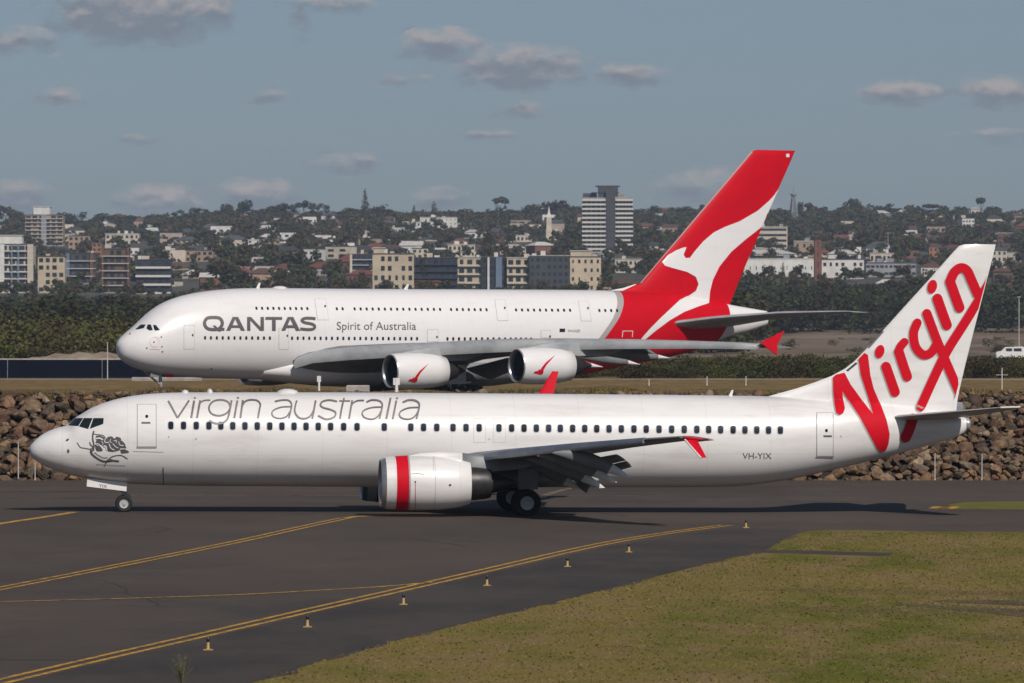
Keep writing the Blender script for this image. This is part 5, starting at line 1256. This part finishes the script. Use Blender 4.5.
Bd((-8, 244.5, 33.4, 293), 'cream', 7, 5, 'tall cream and blue balcony block at the left edge with white piers', cols=[(.0, .30, 'w_white'), (.86, 1.0, 'w_cream'), (.46, .50, 'w_blue'), (.62, .66, 'w_blue')], slab=1, pent=(.1, .72, 8, 'w_white'), glass='w_navy', win=(.9, .62))
Bd((37.8, 256.5, 64.7, 293), 'beige', 5, 4, 'cream apartment block with dark arched openings beside the blue balcony block', skip=((1, 0), (3, 3), (2, 0)), win=(.6, .55))
Bd((25.5, 215, 63, 246), 'tan', 8, 6, 'grey high-rise with a white rooftop box on the left skyline', slab=1, pent=(.2, .64, 7.5, 'w_white'), cols=[(.42, .56, 'w_grey')], name='high_rise', win=(.75, .6), cat='high-rise')
Bd((102, 249, 129, 293), 'brown', 6, 4, 'dark brick apartment block with pale balconies left of the far jet nose', slab=1, win=(.7, .6), cols=[(0, .06, 'w_brick'), (.94, 1, 'w_brick')])
Bd((105.5, 234, 139, 245), 'cream', 2, 7, 'long low cream building on the left slope', rc='pale', name='building', cat='building')
Bd((68.5, 236, 89.6, 252), 'tan', 3, 4, 'tan flat-roofed block below the left high-rise', name='building', cat='building')
Bd((66, 253.5, 95.5, 284), 'dark', 4, 4, 'dark block with an orange wall panel between two apartment blocks', slab=1, cols=[(.82, .93, 'w_brick'), (.0, .12, 'w_blue')])
Bd((92, 243, 101.5, 256), 'orange', 3, 2, 'small orange rendered building on the left slope', name='building', cat='building')
Bd((136, 260, 170.5, 294), 'navy', 4, 5, 'dark apartment block with bright white balconies above the far jet nose', slab=2, win=(.8, .5))
Bd((163, 250.5, 213, 262), 'tan', 2, 9, 'long low cream and tan building behind trees left of centre', rc='slate', name='building', cat='building', cols=[(0, .45, 'w_cream')])
Bd((175.6, 236.5, 198, 246), 'pink', 2, 4, 'pinkish house pair on the left slope', roof='hip', rc='slate', name='building', cat='building')
Bd((220, 235, 246, 246), 'cream', 2, 5, 'pale building with a slate roof on the slope above the lettering', roof='hip', name='building', cat='building')
Bd((248, 240, 264, 247.5), 'white', 2, 4, 'small white building right of the slate-roofed one', name='building', cat='building', rc='pale')
Bd((420, 217.5, 457, 230), 'white', 3, 9, 'big plain white hall high on the hill in the middle', name='hall', cat='hall', rc='pale', skipf=0, win=(.25, .2))
Bd((402.5, 222, 421, 232), 'white', 2, 4, 'white wing left of the big white hall', name='building', cat='building', rc='pale')
Bd((457, 223.5, 471, 231), 'cream', 2, 4, 'cream wing right of the big white hall', name='building', cat='building', rc='pale')
Bd((391.5, 228, 404.5, 234), 'white', 1, 4, 'low white building below the left wing of the hall', name='building', cat='building', rc='pale')
Bd((464.5, 229.5, 482, 238.5), 'white', 1, 3, 'white round-topped shed right of the hill hall', name='shed', cat='shed', roof='hip', rc='pale')
Bd((448, 245, 475, 257), 'cream', 2, 6, 'cream two-storey building above the navy block', name='building', cat='building', rc='pale')
Bd((350, 254.5, 372.6, 276), 'navy', 4, 4, 'dark block with a cream top storey left of the beige apartments', slab=1, cols=[(0, .1, 'w_cream')])
Bd((372.6, 254, 413.8, 292), 'beige', 4, 6, 'beige apartment block with a stair tower behind the far jet back', win=(.5, .5), pent=(.02, .28, 5, 'w_beige'), skip=((2, 0), (3, 4)))
Bd((412, 248.5, 428, 259), 'cream', 2, 3, 'cream block right behind the beige apartments', name='building', cat='building')
Bd((414, 258, 457.5, 292), 'navy', 5, 7, 'dark navy apartment block left of the first beige bay', slab=3, win=(.6, .5), rc='slate')
Bd((457.6, 257.6, 482, 292), 'beige', 4, 3, 'left one of the two beige bays with dark balcony openings', slab=1, win=(.62, .55), rc='pale')
Bd((482, 257.5, 507, 292), 'navy', 5, 4, 'navy block between the two beige bays', slab=0, win=(.6, .6), cols=[(.22, .3, 'w_white'), (.55, .8, 'w_blue')])
Bd((507, 258, 529.7, 292), 'beige', 4, 3, 'right one of the two beige bays with dark balcony openings', slab=1, win=(.62, .55), rc='pale')
Bd((529.7, 256, 569, 292), 'dark', 5, 7, 'dark grey block right of the second beige bay', slab=0, win=(.6, .5), rc='pale')
Bd((570, 257, 601, 292), 'beige', 4, 5, 'beige block with small square windows left of the kangaroo tail', pent=(.02, .7, 5, 'w_beige'), win=(.35, .4))
Bd((505, 235.5, 532, 242), 'cream', 1, 7, 'long low cream roofed building on the middle slope', name='building', cat='building', rc='pale')
Bd((500, 244, 526, 254.5), 'cream', 2, 5, 'cream building just above the right beige bay', roof='hip', rc='pale', name='building', cat='building')
Bd((586, 252.5, 613, 261), 'grey', 1, 6, 'grey podium at the foot of the striped tower', name='building', cat='building', rc='pale')
Bd((615, 259.5, 642, 273), 'cream', 2, 6, 'pale low block right of the striped tower base', name='building', cat='building', rc='pale')
Bd((604, 278.5, 638, 292), 'tan', 2, 6, 'tan houses just left of the red tail', roof='hip', rc='rust', name='building', cat='building')
# striped tower
Yt = solveY(607, 252); k = Yt/F; X = (607-512)*k; z0 = Ground(X, Yt); tw = empty('striped_tower', (X, Yt, z0), 0, 'tall tower with white balcony stripes and a dark middle shaft on the hill', 'high-rise'); OCC.append((582, 633, 250, Yt))
def hh(y): return H-(y-YH)*k-z0
for nm, a, b, y0, m, yf in (('left_wing', 582.5, 606, 197.5, 'w_grey', 0), ('right_wing', 615, 632.4, 197, 'w_grey', 0), ('core', 606, 615, 190, 'w_dark', -1.2), ('roof_storey', 598.5, 618, 186.5, 'w_dark', 2.0)):
    zz = 0 if nm != 'roof_storey' else hh(197.6); put(nm, tw, ((a+b)/2-607)*k, 9+yf, zz-(5 if zz == 0 else 0), (b-a)*k, 18, hh(y0)-zz+(5 if zz == 0 else 0), m)
put('roof', tw, (608-607)*k, 11, hh(186.3), 24*k, 17, .5, 'w_dark'); put('roof_fin', tw, (590-607)*k, 6, hh(197.4), 14*k, 1, (197.4-193)*k, 'w_dark')
put('plant_room', tw, (621-607)*k, 6, hh(197), 6*k, 6, 3*k, 'w_tan'); put('roof', tw, -1, 6, hh(192.8), 50*k*.55, 9, .4, 'w_dark')
for i in range(12):
    y = 199+i*4.45
    for a, b in ((582, 605.6), (615.4, 633)):
        put('balcony', tw, ((a+b)/2-607)*k, -.8, hh(y+2.0), (b-a)*k, 1.8, 1.8*k, 'slab')
        n_ = 5
        for j in range(n_): put('window', tw, ((a+(b-a)*(j+.5)/n_)-607)*k, -.06, hh(y+4.2), (b-a)/n_*k*.8, .2, 2.0*k, 'wglass')
# church
Yc = solveY(553, 240); k = Yc/F; X = (553-512)*k; z0 = Ground(X, Yc); ch = empty('church', (X, Yc, z0), 0, 'pale stone church with a thin spire on the middle slope', 'church'); OCC.append((543, 564, 239, Yc))
def hc(y): return H-(y-YH)*k-z0
put('nave', ch, 2.0*k*2, 8, -3, 15*k, 14, hc(223)+3, 'w_pink'); put('bell_tower', ch, -4*k, 2, -3, 5*k, 5*k, hc(217)+3, 'w_cream'); put('wall', ch, -1*k, 1, -3, 12*k, 6, hc(229)+3, 'w_cream')
MB().loft([[(-4*k+s_*q, 2+t_*q, z) for s_, t_ in ((-1, -1), (1, -1), (1, 1), (-1, 1))] for q, z in ((2.2*k, hc(217)), (1.2*k, hc(213)), (.12, hc(206.5)))]).build('spire', M['w_white'], ch)
r = MB(); a_, b_, zt0, zt1 = -3.5*k, 11.5*k, hc(223), hc(219.5); r.add([(a_, 0.5, zt0), (b_, .5, zt0), (b_, 15.5, zt0), (a_, 15.5, zt0), (a_+2*k, 8, zt1), (b_-2*k, 8, zt1)], [(0, 1, 5, 4), (2, 3, 4, 5), (1, 2, 5), (3, 0, 4), (3, 2, 1, 0)]); r.build('roof', M['r_slate'], ch)
for i in range(4): put('window', ch, (1+i*3)*k, .95, 3, 1*k, .2, 2.5*k, 'wglass')
# right-hand side
Bd((755, 227, 787.4, 249), 'cream', 4, 1, 'pale office block with dark ribbon windows right of the red tail', rows='band', rc='pale', name='office_block', cat='office')
Bd((740, 249, 797, 260), 'white', 1, 1, 'big hangar-like hall with a broad white roof', roof='hip', rc='pale', name='hall', cat='hall', rows='none' if False else 'window', depth=40)
Bd((741, 259, 814.7, 277), 'grey', 1, 12, 'long grey-beige warehouse below the white roof', name='warehouse', cat='warehouse', rc='pale', win=(.15, .2), cols=[(.0, 1., 'w_white')])
Bd((794, 241.5, 814.7, 258), 'tan', 2, 3, 'tan brick block left of the red chimney tower', name='building', cat='building', rc='pale', win=(.3, .4))
Bd((814.7, 239.5, 821.6, 280), 'brick', 4, 1, 'narrow red brick tower on the right', name='brick_tower', cat='tower', rc='rust', win=(.12, .5))
Bd((828, 249.5, 857, 262), 'white', 1, 7, 'white building with a metal roof right of the brick tower', name='building', cat='building', rc='pale', roof='hip')
Bd((821.8, 259.5, 864, 279), 'white', 2, 7, 'whitewashed two-storey block right of the brick tower base', name='building', cat='building', rc='slate', win=(.45, .35), skip=((0, 1), (1, 4)))
Bd((820, 234.5, 849, 242), 'brick', 1, 6, 'row of red brick houses above the white building', name='building', cat='building', rc='red', roof='gable')
Bd((866, 245, 880, 258), 'white', 2, 3, 'small white house group above the car park', name='building', cat='building', roof='hip', rc='slate')
Bd((870, 241.5, 889.5, 251), 'white', 2, 4, 'white two-storey house right of the small white group', name='building', cat='building', roof='hip', rc='slate')
Bd((870, 253.5, 903, 263), 'cream', 1, 8, 'long cream shed above the grey car park', name='shed', cat='shed', rc='pale')
Bd((866, 263, 916, 277), 'grey', 2, 11, 'grey multi-level car park with dark openings', name='car_park', cat='car park', win=(.8, .35))
Bd((929, 247, 938, 257), 'orange', 2, 2, 'small bright orange building in the trees', name='building', cat='building')
Bd((924, 268.5, 937, 279), 'cream', 2, 3, 'small cream house in front of the near jet fin', name='house', cat='house', roof='hip', rc='pale')
Bd((992, 247, 1007, 268), 'cream', 3, 3, 'cream house right behind the near jet fin tip', name='house', cat='house', roof='hip', rc='slate')
Bd((993, 268, 1013, 286), 'brown', 1, 4, 'brown house with a big rust roof right of the near jet fin', name='house', cat='house', roof='hip', rc='rust')
Bd((971, 207, 979, 216), 'cream', 1, 2, 'cream house on the right-hand ridge', name='house', cat='house', roof='hip', rc='pale')
Bd((1009, 213, 1026, 222), 'tan', 1, 3, 'tan house on the ridge at the right edge', name='house', cat='house', roof='hip', rc='rust')
Bd((803, 208, 828, 215), 'brick', 1, 5, 'long red-roofed house on the ridge right of the lattice tower', name='house', cat='house', roof='hip', rc='red')
Bd((655, 207.5, 673, 215), 'brick', 1, 4, 'red-roofed house on the ridge right of the striped tower', name='house', cat='house', roof='hip', rc='red')
Bd((113, 213.5, 123, 220), 'pink', 1, 2, 'pink-roofed house among the trees on the left ridge', name='house', cat='house', roof='hip', rc='rust')
Bd((404, 276, 442, 292), 'brick', 1, 8, 'long red-roofed brick row between the beige apartments and the bay', name='building', cat='building', roof='hip', rc='red')
Bd((348, 270, 377, 284), 'brick', 1, 6, 'red-roofed brick row left of the beige apartments', name='building', cat='building', roof='hip', rc='red')
Bd((975, 322, 1024, 338), 'cream', 1, 8, 'low building with a long reddish roof at the right edge', name='building', cat='building', roof='hip', rc='red', yb=321.5)
# lattice tower
Yl = solveY(793.5, 226); k = Yl/F; X = (793.5-512)*k; z0 = Ground(X, Yl); lt = empty('lattice_tower', (X, Yl, z0), .3, 'grey lattice telecommunication tower on the ridge right of the red tail', 'telecom tower')
Ht = (226-196)*k; mb = MB(); w0, w1 = 7*k, 1.8*k
def cr(t, i): q = (w0+(w1-w0)*t)/2*1.2; return Vector(((-1, 1, 1, -1)[i]*q, (-1, -1, 1, 1)[i]*q, Ht*t))
for i in range(4):
    for s_ in range(8):
        a, b = s_/8, (s_+1)/8; j = (i+1) % 4; mb.tube(cr(a, i), cr(b, i), .42, n=5); mb.tube(cr(a, i), cr(b, j), .24, n=4); mb.tube(cr(a, j), cr(b, i), .24, n=4); mb.tube(cr(b, i), cr(b, j), .24, n=4)
mb.build('lattice', M['w_grey'], lt); MB().lathe([(0, 2.6*k), (1.2, 3.4*k), (2.2*k, 3.4*k), (2.8*k, 2*k)], (0, 0, Ht), 'z', 12, True, True).build('antenna_deck', M['w_grey'], lt)
MB().tube((0, 0, Ht), (0, 0, Ht+11*k), .5, .2, 6).build('antenna_mast', M['w_grey'], lt)
for px, y0, y1, lb_ in ((329, 203, 217, 'thin pole on the ridge behind the trees left of centre'), (1003-115, 232, 262, 'thin tall pole on the slope left of the near jet fin')):
    Yp = solveY(px, y1); a = P(px, y1, Yp); e = empty('pole', (a.x, Yp, Ground(a.x, Yp)), 0, lb_, 'pole'); hgt = (y1-y0)*Yp/F; MB().tube((0, 0, -1), (0, 0, hgt), .32, .16, 6).build('shaft', M['w_grey'], e); MB().tube((-1.6, 0, hgt*.96), (1.6, 0, hgt*.96), .15, n=5).build('crossarm', M['w_grey'], e)

# scattered houses
def blocked(px, wpx, ytop, Y, slack=3):
    for a, b, yb_, Yb in OCC:
        if a-wpx/2 < px < b+wpx/2 and Y < Yb and ytop < yb_-slack: return True
        if a-wpx/2 < px < b+wpx/2 and abs(Y-Yb) < 30: return True
    return False
zones = [(-40, 60, 'below the left high-rise'), (60, 170, 'on the left slope above the far jet nose'), (170, 260, 'on the slope above the big lettering'), (260, 345, 'on the slope left of the beige apartments'), (345, 420, 'below the white hall, on its left'), (420, 500, 'below the white hall'), (500, 585, 'between church and navy block'), (585, 700, 'beside the striped tower'), (700, 830, 'near the lattice tower'), (830, 930, 'on the right slope above the car park'), (930, 1080, 'on the slope behind the near jet fin')]
hl = []; cnt = {}
tries = 0
while len(hl) < 245 and tries < 9000:
    tries += 1; px = random.uniform(-30, 1055); Y = random.uniform(2350, 4350) if random.random() < .75 else random.uniform(3500, 4420)
    if 690 < px < 745: continue
    X = (px-512)*Y/F; z = tz(X, Y); yb_ = YH+(H-z)*F/Y
    w_ = random.uniform(8, 14); h = random.choice((4.2, 5, 6.5, 7.5)); ytop = yb_-h*F/Y
    if blocked(px, w_*F/Y+3, ytop, Y, 1.5): continue
    if any(abs(px-a) < 9 and abs(Y-b) < 60 for a, b in hl): continue
    hl.append((px, Y))
    wall = random.choices(('white', 'cream', 'pink', 'tan', 'brick', 'beige', 'blue'), (6, 5, 1.5, 2, 1.5, 1.5, .7))[0]; rc = random.choices(('red', 'rust', 'slate', 'pale', 'charcoal'), (4, 4, 3, 2, 2))[0]; rf = random.choice(('hip', 'gable', 'hip', 'flat'))
    zn = next(n_ for a, b, n_ in zones if a <= px < b); lvl = 'high' if Y > 3850 else ('middle' if Y > 3000 else 'low')
    lab = '%s house, %s %s roof, %s %s' % (wall, rc, rf, {'high': 'high', 'middle': 'midway', 'low': 'low'}[lvl], zn)
    cnt[lab] = cnt.get(lab, 0)+1; sz = {1: '', 2: 'wider ', 3: 'taller ', 4: 'narrow '}.get(cnt[lab], '')
    if sz == 'wider ': w_ *= 1.3
    if sz == 'taller ': h += 2.5
    if sz == 'narrow ': w_ = 8
    e = empty('house', (X, Y, z), random.uniform(-.5, .5), (sz+lab), 'house', 'houses on the hillside'); d = random.uniform(9, 12); rh = random.uniform(1.8, 3.0) if rf != 'flat' else .3; hw = h-(rh if rf != 'flat' else 0)
    put('wall', e, 0, d/2, -2, w_, d, hw+2, 'w_'+wall)
    q = w_*.5*(.4 if rf == 'hip' else .99); o_ = .5
    if rf == 'flat': put('roof', e, 0, d/2, hw+.002, w_+.5, d+.5, .3, 'r_'+rc)
    else: MB().add([(-w_/2-o_, -o_, hw+.01), (w_/2+o_, -o_, hw+.01), (w_/2+o_, d+o_, hw+.01), (-w_/2-o_, d+o_, hw+.01), (-q, d/2, hw+rh), (q, d/2, hw+rh)], [(0, 1, 5, 4), (2, 3, 4, 5), (1, 2, 5), (3, 0, 4), (3, 2, 1, 0)]).build('roof', M['r_'+rc], e)
    nb = random.choice((2, 3, 4))
    for f in range(max(1, int(hw/2.8))):
        for b in range(nb): put('window', e, -w_/2+(b+.5)*w_/nb, -.03, f*2.8+1, w_/nb*.5, .16, 1.3, 'wglass')
    OCC.append((px-w_*F/Y/2, px+w_*F/Y/2, yb_, Y)) if random.random() < .38 else None
print('houses', len(hl))
# ridge trees one can tell apart: (px, top y, width px, kind)
RT = [(6, 205, 18, 'gum'), (21, 210, 14, 'round'), (70, 212, 20, 'round'), (82, 213, 9, 'slim'), (98, 213, 16, 'round'), (113, 211, 26, 'round'), (133, 214, 18, 'round'), (146, 216, 8, 'slim'), (161, 211, 20, 'round'), (175, 213, 9, 'palm'), (188, 211, 15, 'gum'), (198, 208, 16, 'gum'), (213, 209, 13, 'round'), (229, 203.5, 15, 'round'), (242.5, 199.5, 14, 'round'), (258, 206, 16, 'round'),
      (275, 204, 22, 'round'), (289, 203, 15, 'gum'), (303, 201.5, 18, 'gum'), (318, 204, 16, 'gum'), (338, 213, 12, 'round'), (365, 190.5, 11, 'pine'), (377, 201, 18, 'round'), (352, 207, 14, 'round'), (391, 209, 16, 'round'), (414, 206, 8, 'pine'), (434, 201.5, 11, 'pine'), (423, 209, 14, 'round'), (450, 211, 20, 'round'), (465, 208, 16, 'round'), (481, 211, 14, 'round'),
      (500, 196, 24, 'umbrella'), (531, 203, 16, 'round'), (549, 200, 25, 'round'), (573, 206, 20, 'round'), (516, 209, 14, 'round'), (640, 208, 16, 'round'), (652, 205, 12, 'round'), (680, 206, 16, 'round'), (812-12, 203, 8, 'slim'), (856, 197.5, 17, 'round'), (876, 202, 18, 'round'), (890, 204, 9, 'slim'), (842, 207, 16, 'round'), (912, 207, 20, 'round'), (930, 203.5, 24, 'umbrella'), (944, 205, 14, 'round'), (981, 196.5, 13, 'umbrella'), (962, 206, 20, 'round'), (995, 206, 20, 'round'), (1016, 207, 16, 'round'), (780, 209, 14, 'round'), (828, 207, 12, 'round'), (770, 208, 14, 'round')]
kn = {'round': 'dense round tree', 'gum': 'open-crowned gum tree', 'slim': 'slim upright tree', 'palm': 'palm tree', 'pine': 'conical pine', 'umbrella': 'flat-topped spreading tree'}
nmk = {'round': 'broadleaf_tree', 'gum': 'gum_tree', 'slim': 'slim_tree', 'palm': 'palm_tree', 'pine': 'pine_tree', 'umbrella': 'spreading_tree'}
RT.sort(); OD = ['leftmost', 'second', 'third', 'fourth', 'fifth', 'sixth', 'seventh', 'eighth', 'ninth', 'tenth']
zr = [(-50, 200, 'on the ridge left of the tall pair of trees'), (200, 340, 'on the ridge above the big lettering'), (340, 480, 'on the ridge around the white hall'), (480, 585, 'on the ridge left of the striped tower'), (585, 760, 'on the ridge between tower and red tail'), (760, 900, 'on the ridge right of the lattice tower'), (900, 1100, 'on the ridge above the near jet fin')]
co = {}
for px, yt, wp, kd in RT:
    Y = 4400+random.uniform(-60, 60); X = (px-512)*Y/F; z = tz(X, Y)-1; h = (H-(yt-YH)*Y/F-z)*1.04; wd = wp*Y/F/(.66 if kd in ('round', 'gum') else .85 if kd == 'umbrella' else .42)
    if kd in ('slim',): wd = wp*Y/F/.3
    zn = next(n_ for a, b, n_ in zr if a <= px < b); c_ = co.get((kd, zn), 0); co[kd, zn] = c_+1
    tot = sum(1 for q in RT if q[3] == kd and next(n_ for a, b, n_ in zr if a <= q[0] < b) == zn)
    tree(nmk[kd], kd, 'leaf_town', X, Y, h, wd, kn[kd]+' '+zn+('' if tot == 1 else ', %s from left' % OD[c_] if c_ else ', leftmost of these'), 'trees along the ridge', z=z)
# town woodland as one mass
items = []
tries = 0
while len(items) < 5000 and tries < 60000:
    tries += 1; px = random.uniform(-120, 1150); Y = random.choice((random.uniform(2150, 4450), random.uniform(3400, 4480))); X = (px-512)*Y/F; h = random.uniform(5.5, 12.5); wd = h*random.uniform(.9, 1.4); yb_ = YH+(H-tz(X, Y))*F/Y
    if Y > 4200: h = min(h, 6.5 if random.random() > .08 else 10)
    if blocked(px, wd*F/Y*.7, yb_-h*F/Y*.93, Y, 4.5): continue
    kd = random.choices(('round', 'gum', 'pine', 'slim'), (10, 3, .5, .6))[0]; items.append((kd, 'leaf_town', X, Y, h, wd if kd != 'pine' else wd*.8))
print('wood', len(items))
mass('woodland', items, 'dark woodland and garden trees covering the suburban hillside', ['leaf_town'])
# belts in front of the town
def belt(n, px0, px1, Y0, Y1, h0, h1, kinds, lim=None):
    o = []
    while len(o) < n:
        px = random.uniform(px0, px1); Y = random.uniform(Y0, Y1); h = random.uniform(h0, h1)
        if lim:
            z = tz((px-512)*Y/F, Y); yt = YH-(h+z-H)*F/Y
            if yt < lim(px): h = max(3, (YH-lim(px))*Y/F+H-z)
        kd, m = random.choice(kinds); o.append((kd, m, (px-512)*Y/F, Y, h, h*random.uniform(1.0, 1.5)))
    return o
rt = lambda px: polyline_interp([(-100, 290), (60, 291), (170, 292), (330, 290), (600, 286), (700, 276), (760, 283), (830, 284), (880, 280), (940, 283), (1024, 290), (1200, 288)], px)
mass('tree_belt', belt(620, -110, 740, 1150, 2150, 6, 17, (('round', 'leaf_dark'), ('scrub', 'leaf_dark')), rt)+belt(520, 700, 1160, 1880, 2250, 7, 15, (('round', 'leaf_dark'), ('scrub', 'leaf_dark')), rt), 'belt of dark trees below the town', ['leaf_dark'])
mass('scrub', belt(420, -110, 330, 850, 1180, 3.2, 9.6, (('scrub', 'leaf_scrub'),)), 'sunlit green mangrove scrub behind the fence at the left', ['leaf_scrub'])
mass('hedge', belt(540, 520, 1160, 712, 790, 1.8, 3.5, (('scrub', 'leaf_dark'), ('scrub', 'leaf_scrub'))), 'low dark hedge behind the fence at the right', ['leaf_dark', 'leaf_scrub'])
mass('bushes', belt(60, 640, 1160, 1150, 1800, 1.0, 3.0, (('scrub', 'leaf_dark'), ('scrub', 'leaf_scrub'))), 'scattered bushes on the bare ground at the right', ['leaf_dark', 'leaf_scrub'])
# street trees breaking up the feet of the larger buildings
ft = []
for a, b, yb_, Yb in OCC:
    wpx = b-a
    if wpx < 12: continue
    for _ in range(int(wpx/4.5)):
        px = random.uniform(a-3, b+3); Y = Yb-random.uniform(14, 60); X = (px-512)*Y/F; frac = random.choice((.1, .2, .3, .45)); 
        yt = yb_-frac*min(30, 34); h = H-(yt-YH)*Y/F-tz(X, Y); h = min(max(h, 3.5), 13); ft.append(('round', 'leaf_town', X, Y, h, h*random.uniform(.8, 1.2)))
mass('street_trees', ft, 'small dark trees standing close in front of the town buildings', ['leaf_town'])
# bigger trees one can tell apart inside the town
TT = [(150, 262, 16, 30, 'dark tree left of the white-balcony block'), (600, 274, 10, 26, 'dark conifer-like tree in front of the beige block near the tail'), (616, 279, 9, 14, 'small dark pine right of it, by the red tail'), (783, 262, 8, 24, 'dark pine in front of the long warehouse'), (389, 278, 14, 14, 'dark tree in front of the beige apartments'), (405, 281, 12, 12, 'second dark tree at the foot of the beige apartments'), (425, 256, 12, 34, 'dark tree in front of the navy block'), (487, 228, 12, 30, 'tall dark tree on the slope right of the white shed'), (232, 262, 46, 34, 'wide dark tree mass above the far jet back'), (330, 262, 14, 22, 'dark tree left of the beige apartments')]
for px, yt, wp, hp, lb_ in TT:
    Y = solveY(px, min(yt+hp, 300)); X = (px-512)*Y/F; kd = 'pine' if 'pine' in lb_ or 'conifer' in lb_ else 'round'
    Y -= 25; X = (px-512)*Y/F; z = tz(X, Y); h = H-(yt-YH)*Y/F-z
    tree(nmk[kd], kd, 'leaf_town', X, Y, h, wp*Y/F/(.85 if kd == 'round' else .5), lb_, 'larger trees in the town')
# weed at the taxiway edge in the foreground
X, Y = G(182, 686); wd = empty('weed_plant', (X, Y, Ground(X, Y)), 0, 'dry wispy weed standing on the near taxiway edge at the lower left', 'weed')
mb = MB(); lf = MB(); r_ = random.Random(4)
for i in range(34):
    a = r_.uniform(0, 6.3); rr_ = r_.uniform(.05, .34); hgt = r_.uniform(.35, .72); p0 = Vector((0, 0, 0)); p1 = Vector((rr_*.5*math.cos(a), rr_*.5*math.sin(a), hgt*.55)); p2 = Vector((rr_*math.cos(a), rr_*math.sin(a), hgt)); mb.tube(p0, p1, .004, .003, 4); mb.tube(p1, p2, .003, .0015, 4)
    for j in range(34):
        q = p1.lerp(p2, r_.uniform(-.6, 1)); d = Vector((r_.gauss(0, 1), r_.gauss(0, 1), r_.gauss(0, .6))).normalized()*.028; e_ = d.orthogonal().normalized()*.008; lf.add([q, q+d*.5+e_, q+d, q+d*.5-e_], [(0, 1, 2, 3)])
M['weedm'] = mat('weed_green', (.11, .11, .05), .8, var=.4, vscale=8); mb.build('stem', M['weedm'], wd); lf.build('leaves', M['weedm'], wd, fix=False)['kind'] = 'stuff'
# parked service vehicle far right
Xv, Yv = (1010-512)*1010/F, 1010.; vb = empty('parked_van', (Xv, Yv, 0), 0, 'white van parked on the open ground at the right edge', 'van')
MB().loft([[(x, s_*w2, z) for s_, z in ((-1, zb_), (-1, zt_), (1, zt_), (1, zb_))] for x, zb_, zt_, w2 in ((-2.6, .5, 1.2, .85), (-2.4, .35, 1.35, .95), (-1.6, .35, 1.5, .98), (-.9, .35, 2.2, .95), (2.3, .35, 2.3, .95), (2.6, .45, 2.1, .9))]).build('body', M['white_plain'], vb)
for x in (-1.6, 1.6): 
    for s_ in (-.9, .9): MB().lathe([(-.12, .2), (-.12, .36), (.12, .36), (.12, .2)], (x, s_, .36), 'y', 16).build('wheel', M['tyre'], vb, True)
MB().box(-.8, .3, -.97, -.94, 1.45, 2.0).build('window', M['wglass'], vb); MB().box(.6, 2.0, -.97, -.94, 1.45, 2.0).build('window', M['wglass'], vb)
# sandy rise behind the fence at the left
sb = []
for i, X in enumerate(np.linspace(-66, -42, 25)):
    h = .3+2.9*math.sin(math.pi*i/24)**.4*(1+.06*math.sin(X*2)); sb.append([(X, 716+k*3, max(-.1, h*math.sin(math.pi*min(1, k/6+.0))**.5 if k else 0)) for k in range(7)])
so = MB().loft(sb, closed=False, caps=False).build('sand_bank', M['sand'] if 'sand' in M else mat('sand', (.30, .23, .17), .95, var=.4, vscale=.6), None, True); tag(so, 'pale sandy rise showing over the fence at the left', 'sand bank', kind='structure')
# air
hz = MB().box(-2600, 2600, -200, 9000, -2, 260).build('haze', bpy.data.materials.new('haze'), None); tag(hz, 'thin blue-grey afternoon haze over the airfield and town', 'haze', kind='stuff')
hm = hz.data.materials[0]; hm.use_nodes = True; nt = hm.node_tree; nt.nodes.remove(nt.nodes['Principled BSDF'])
pv = nt.nodes.new('ShaderNodeVolumePrincipled'); pv.inputs['Color'].default_value = (.66, .80, 1.0, 1); pv.inputs['Density'].default_value = .000052; pv.inputs['Anisotropy'].default_value = .0
nt.links.new(pv.outputs[0], nt.nodes['Material Output'].inputs['Volume'])
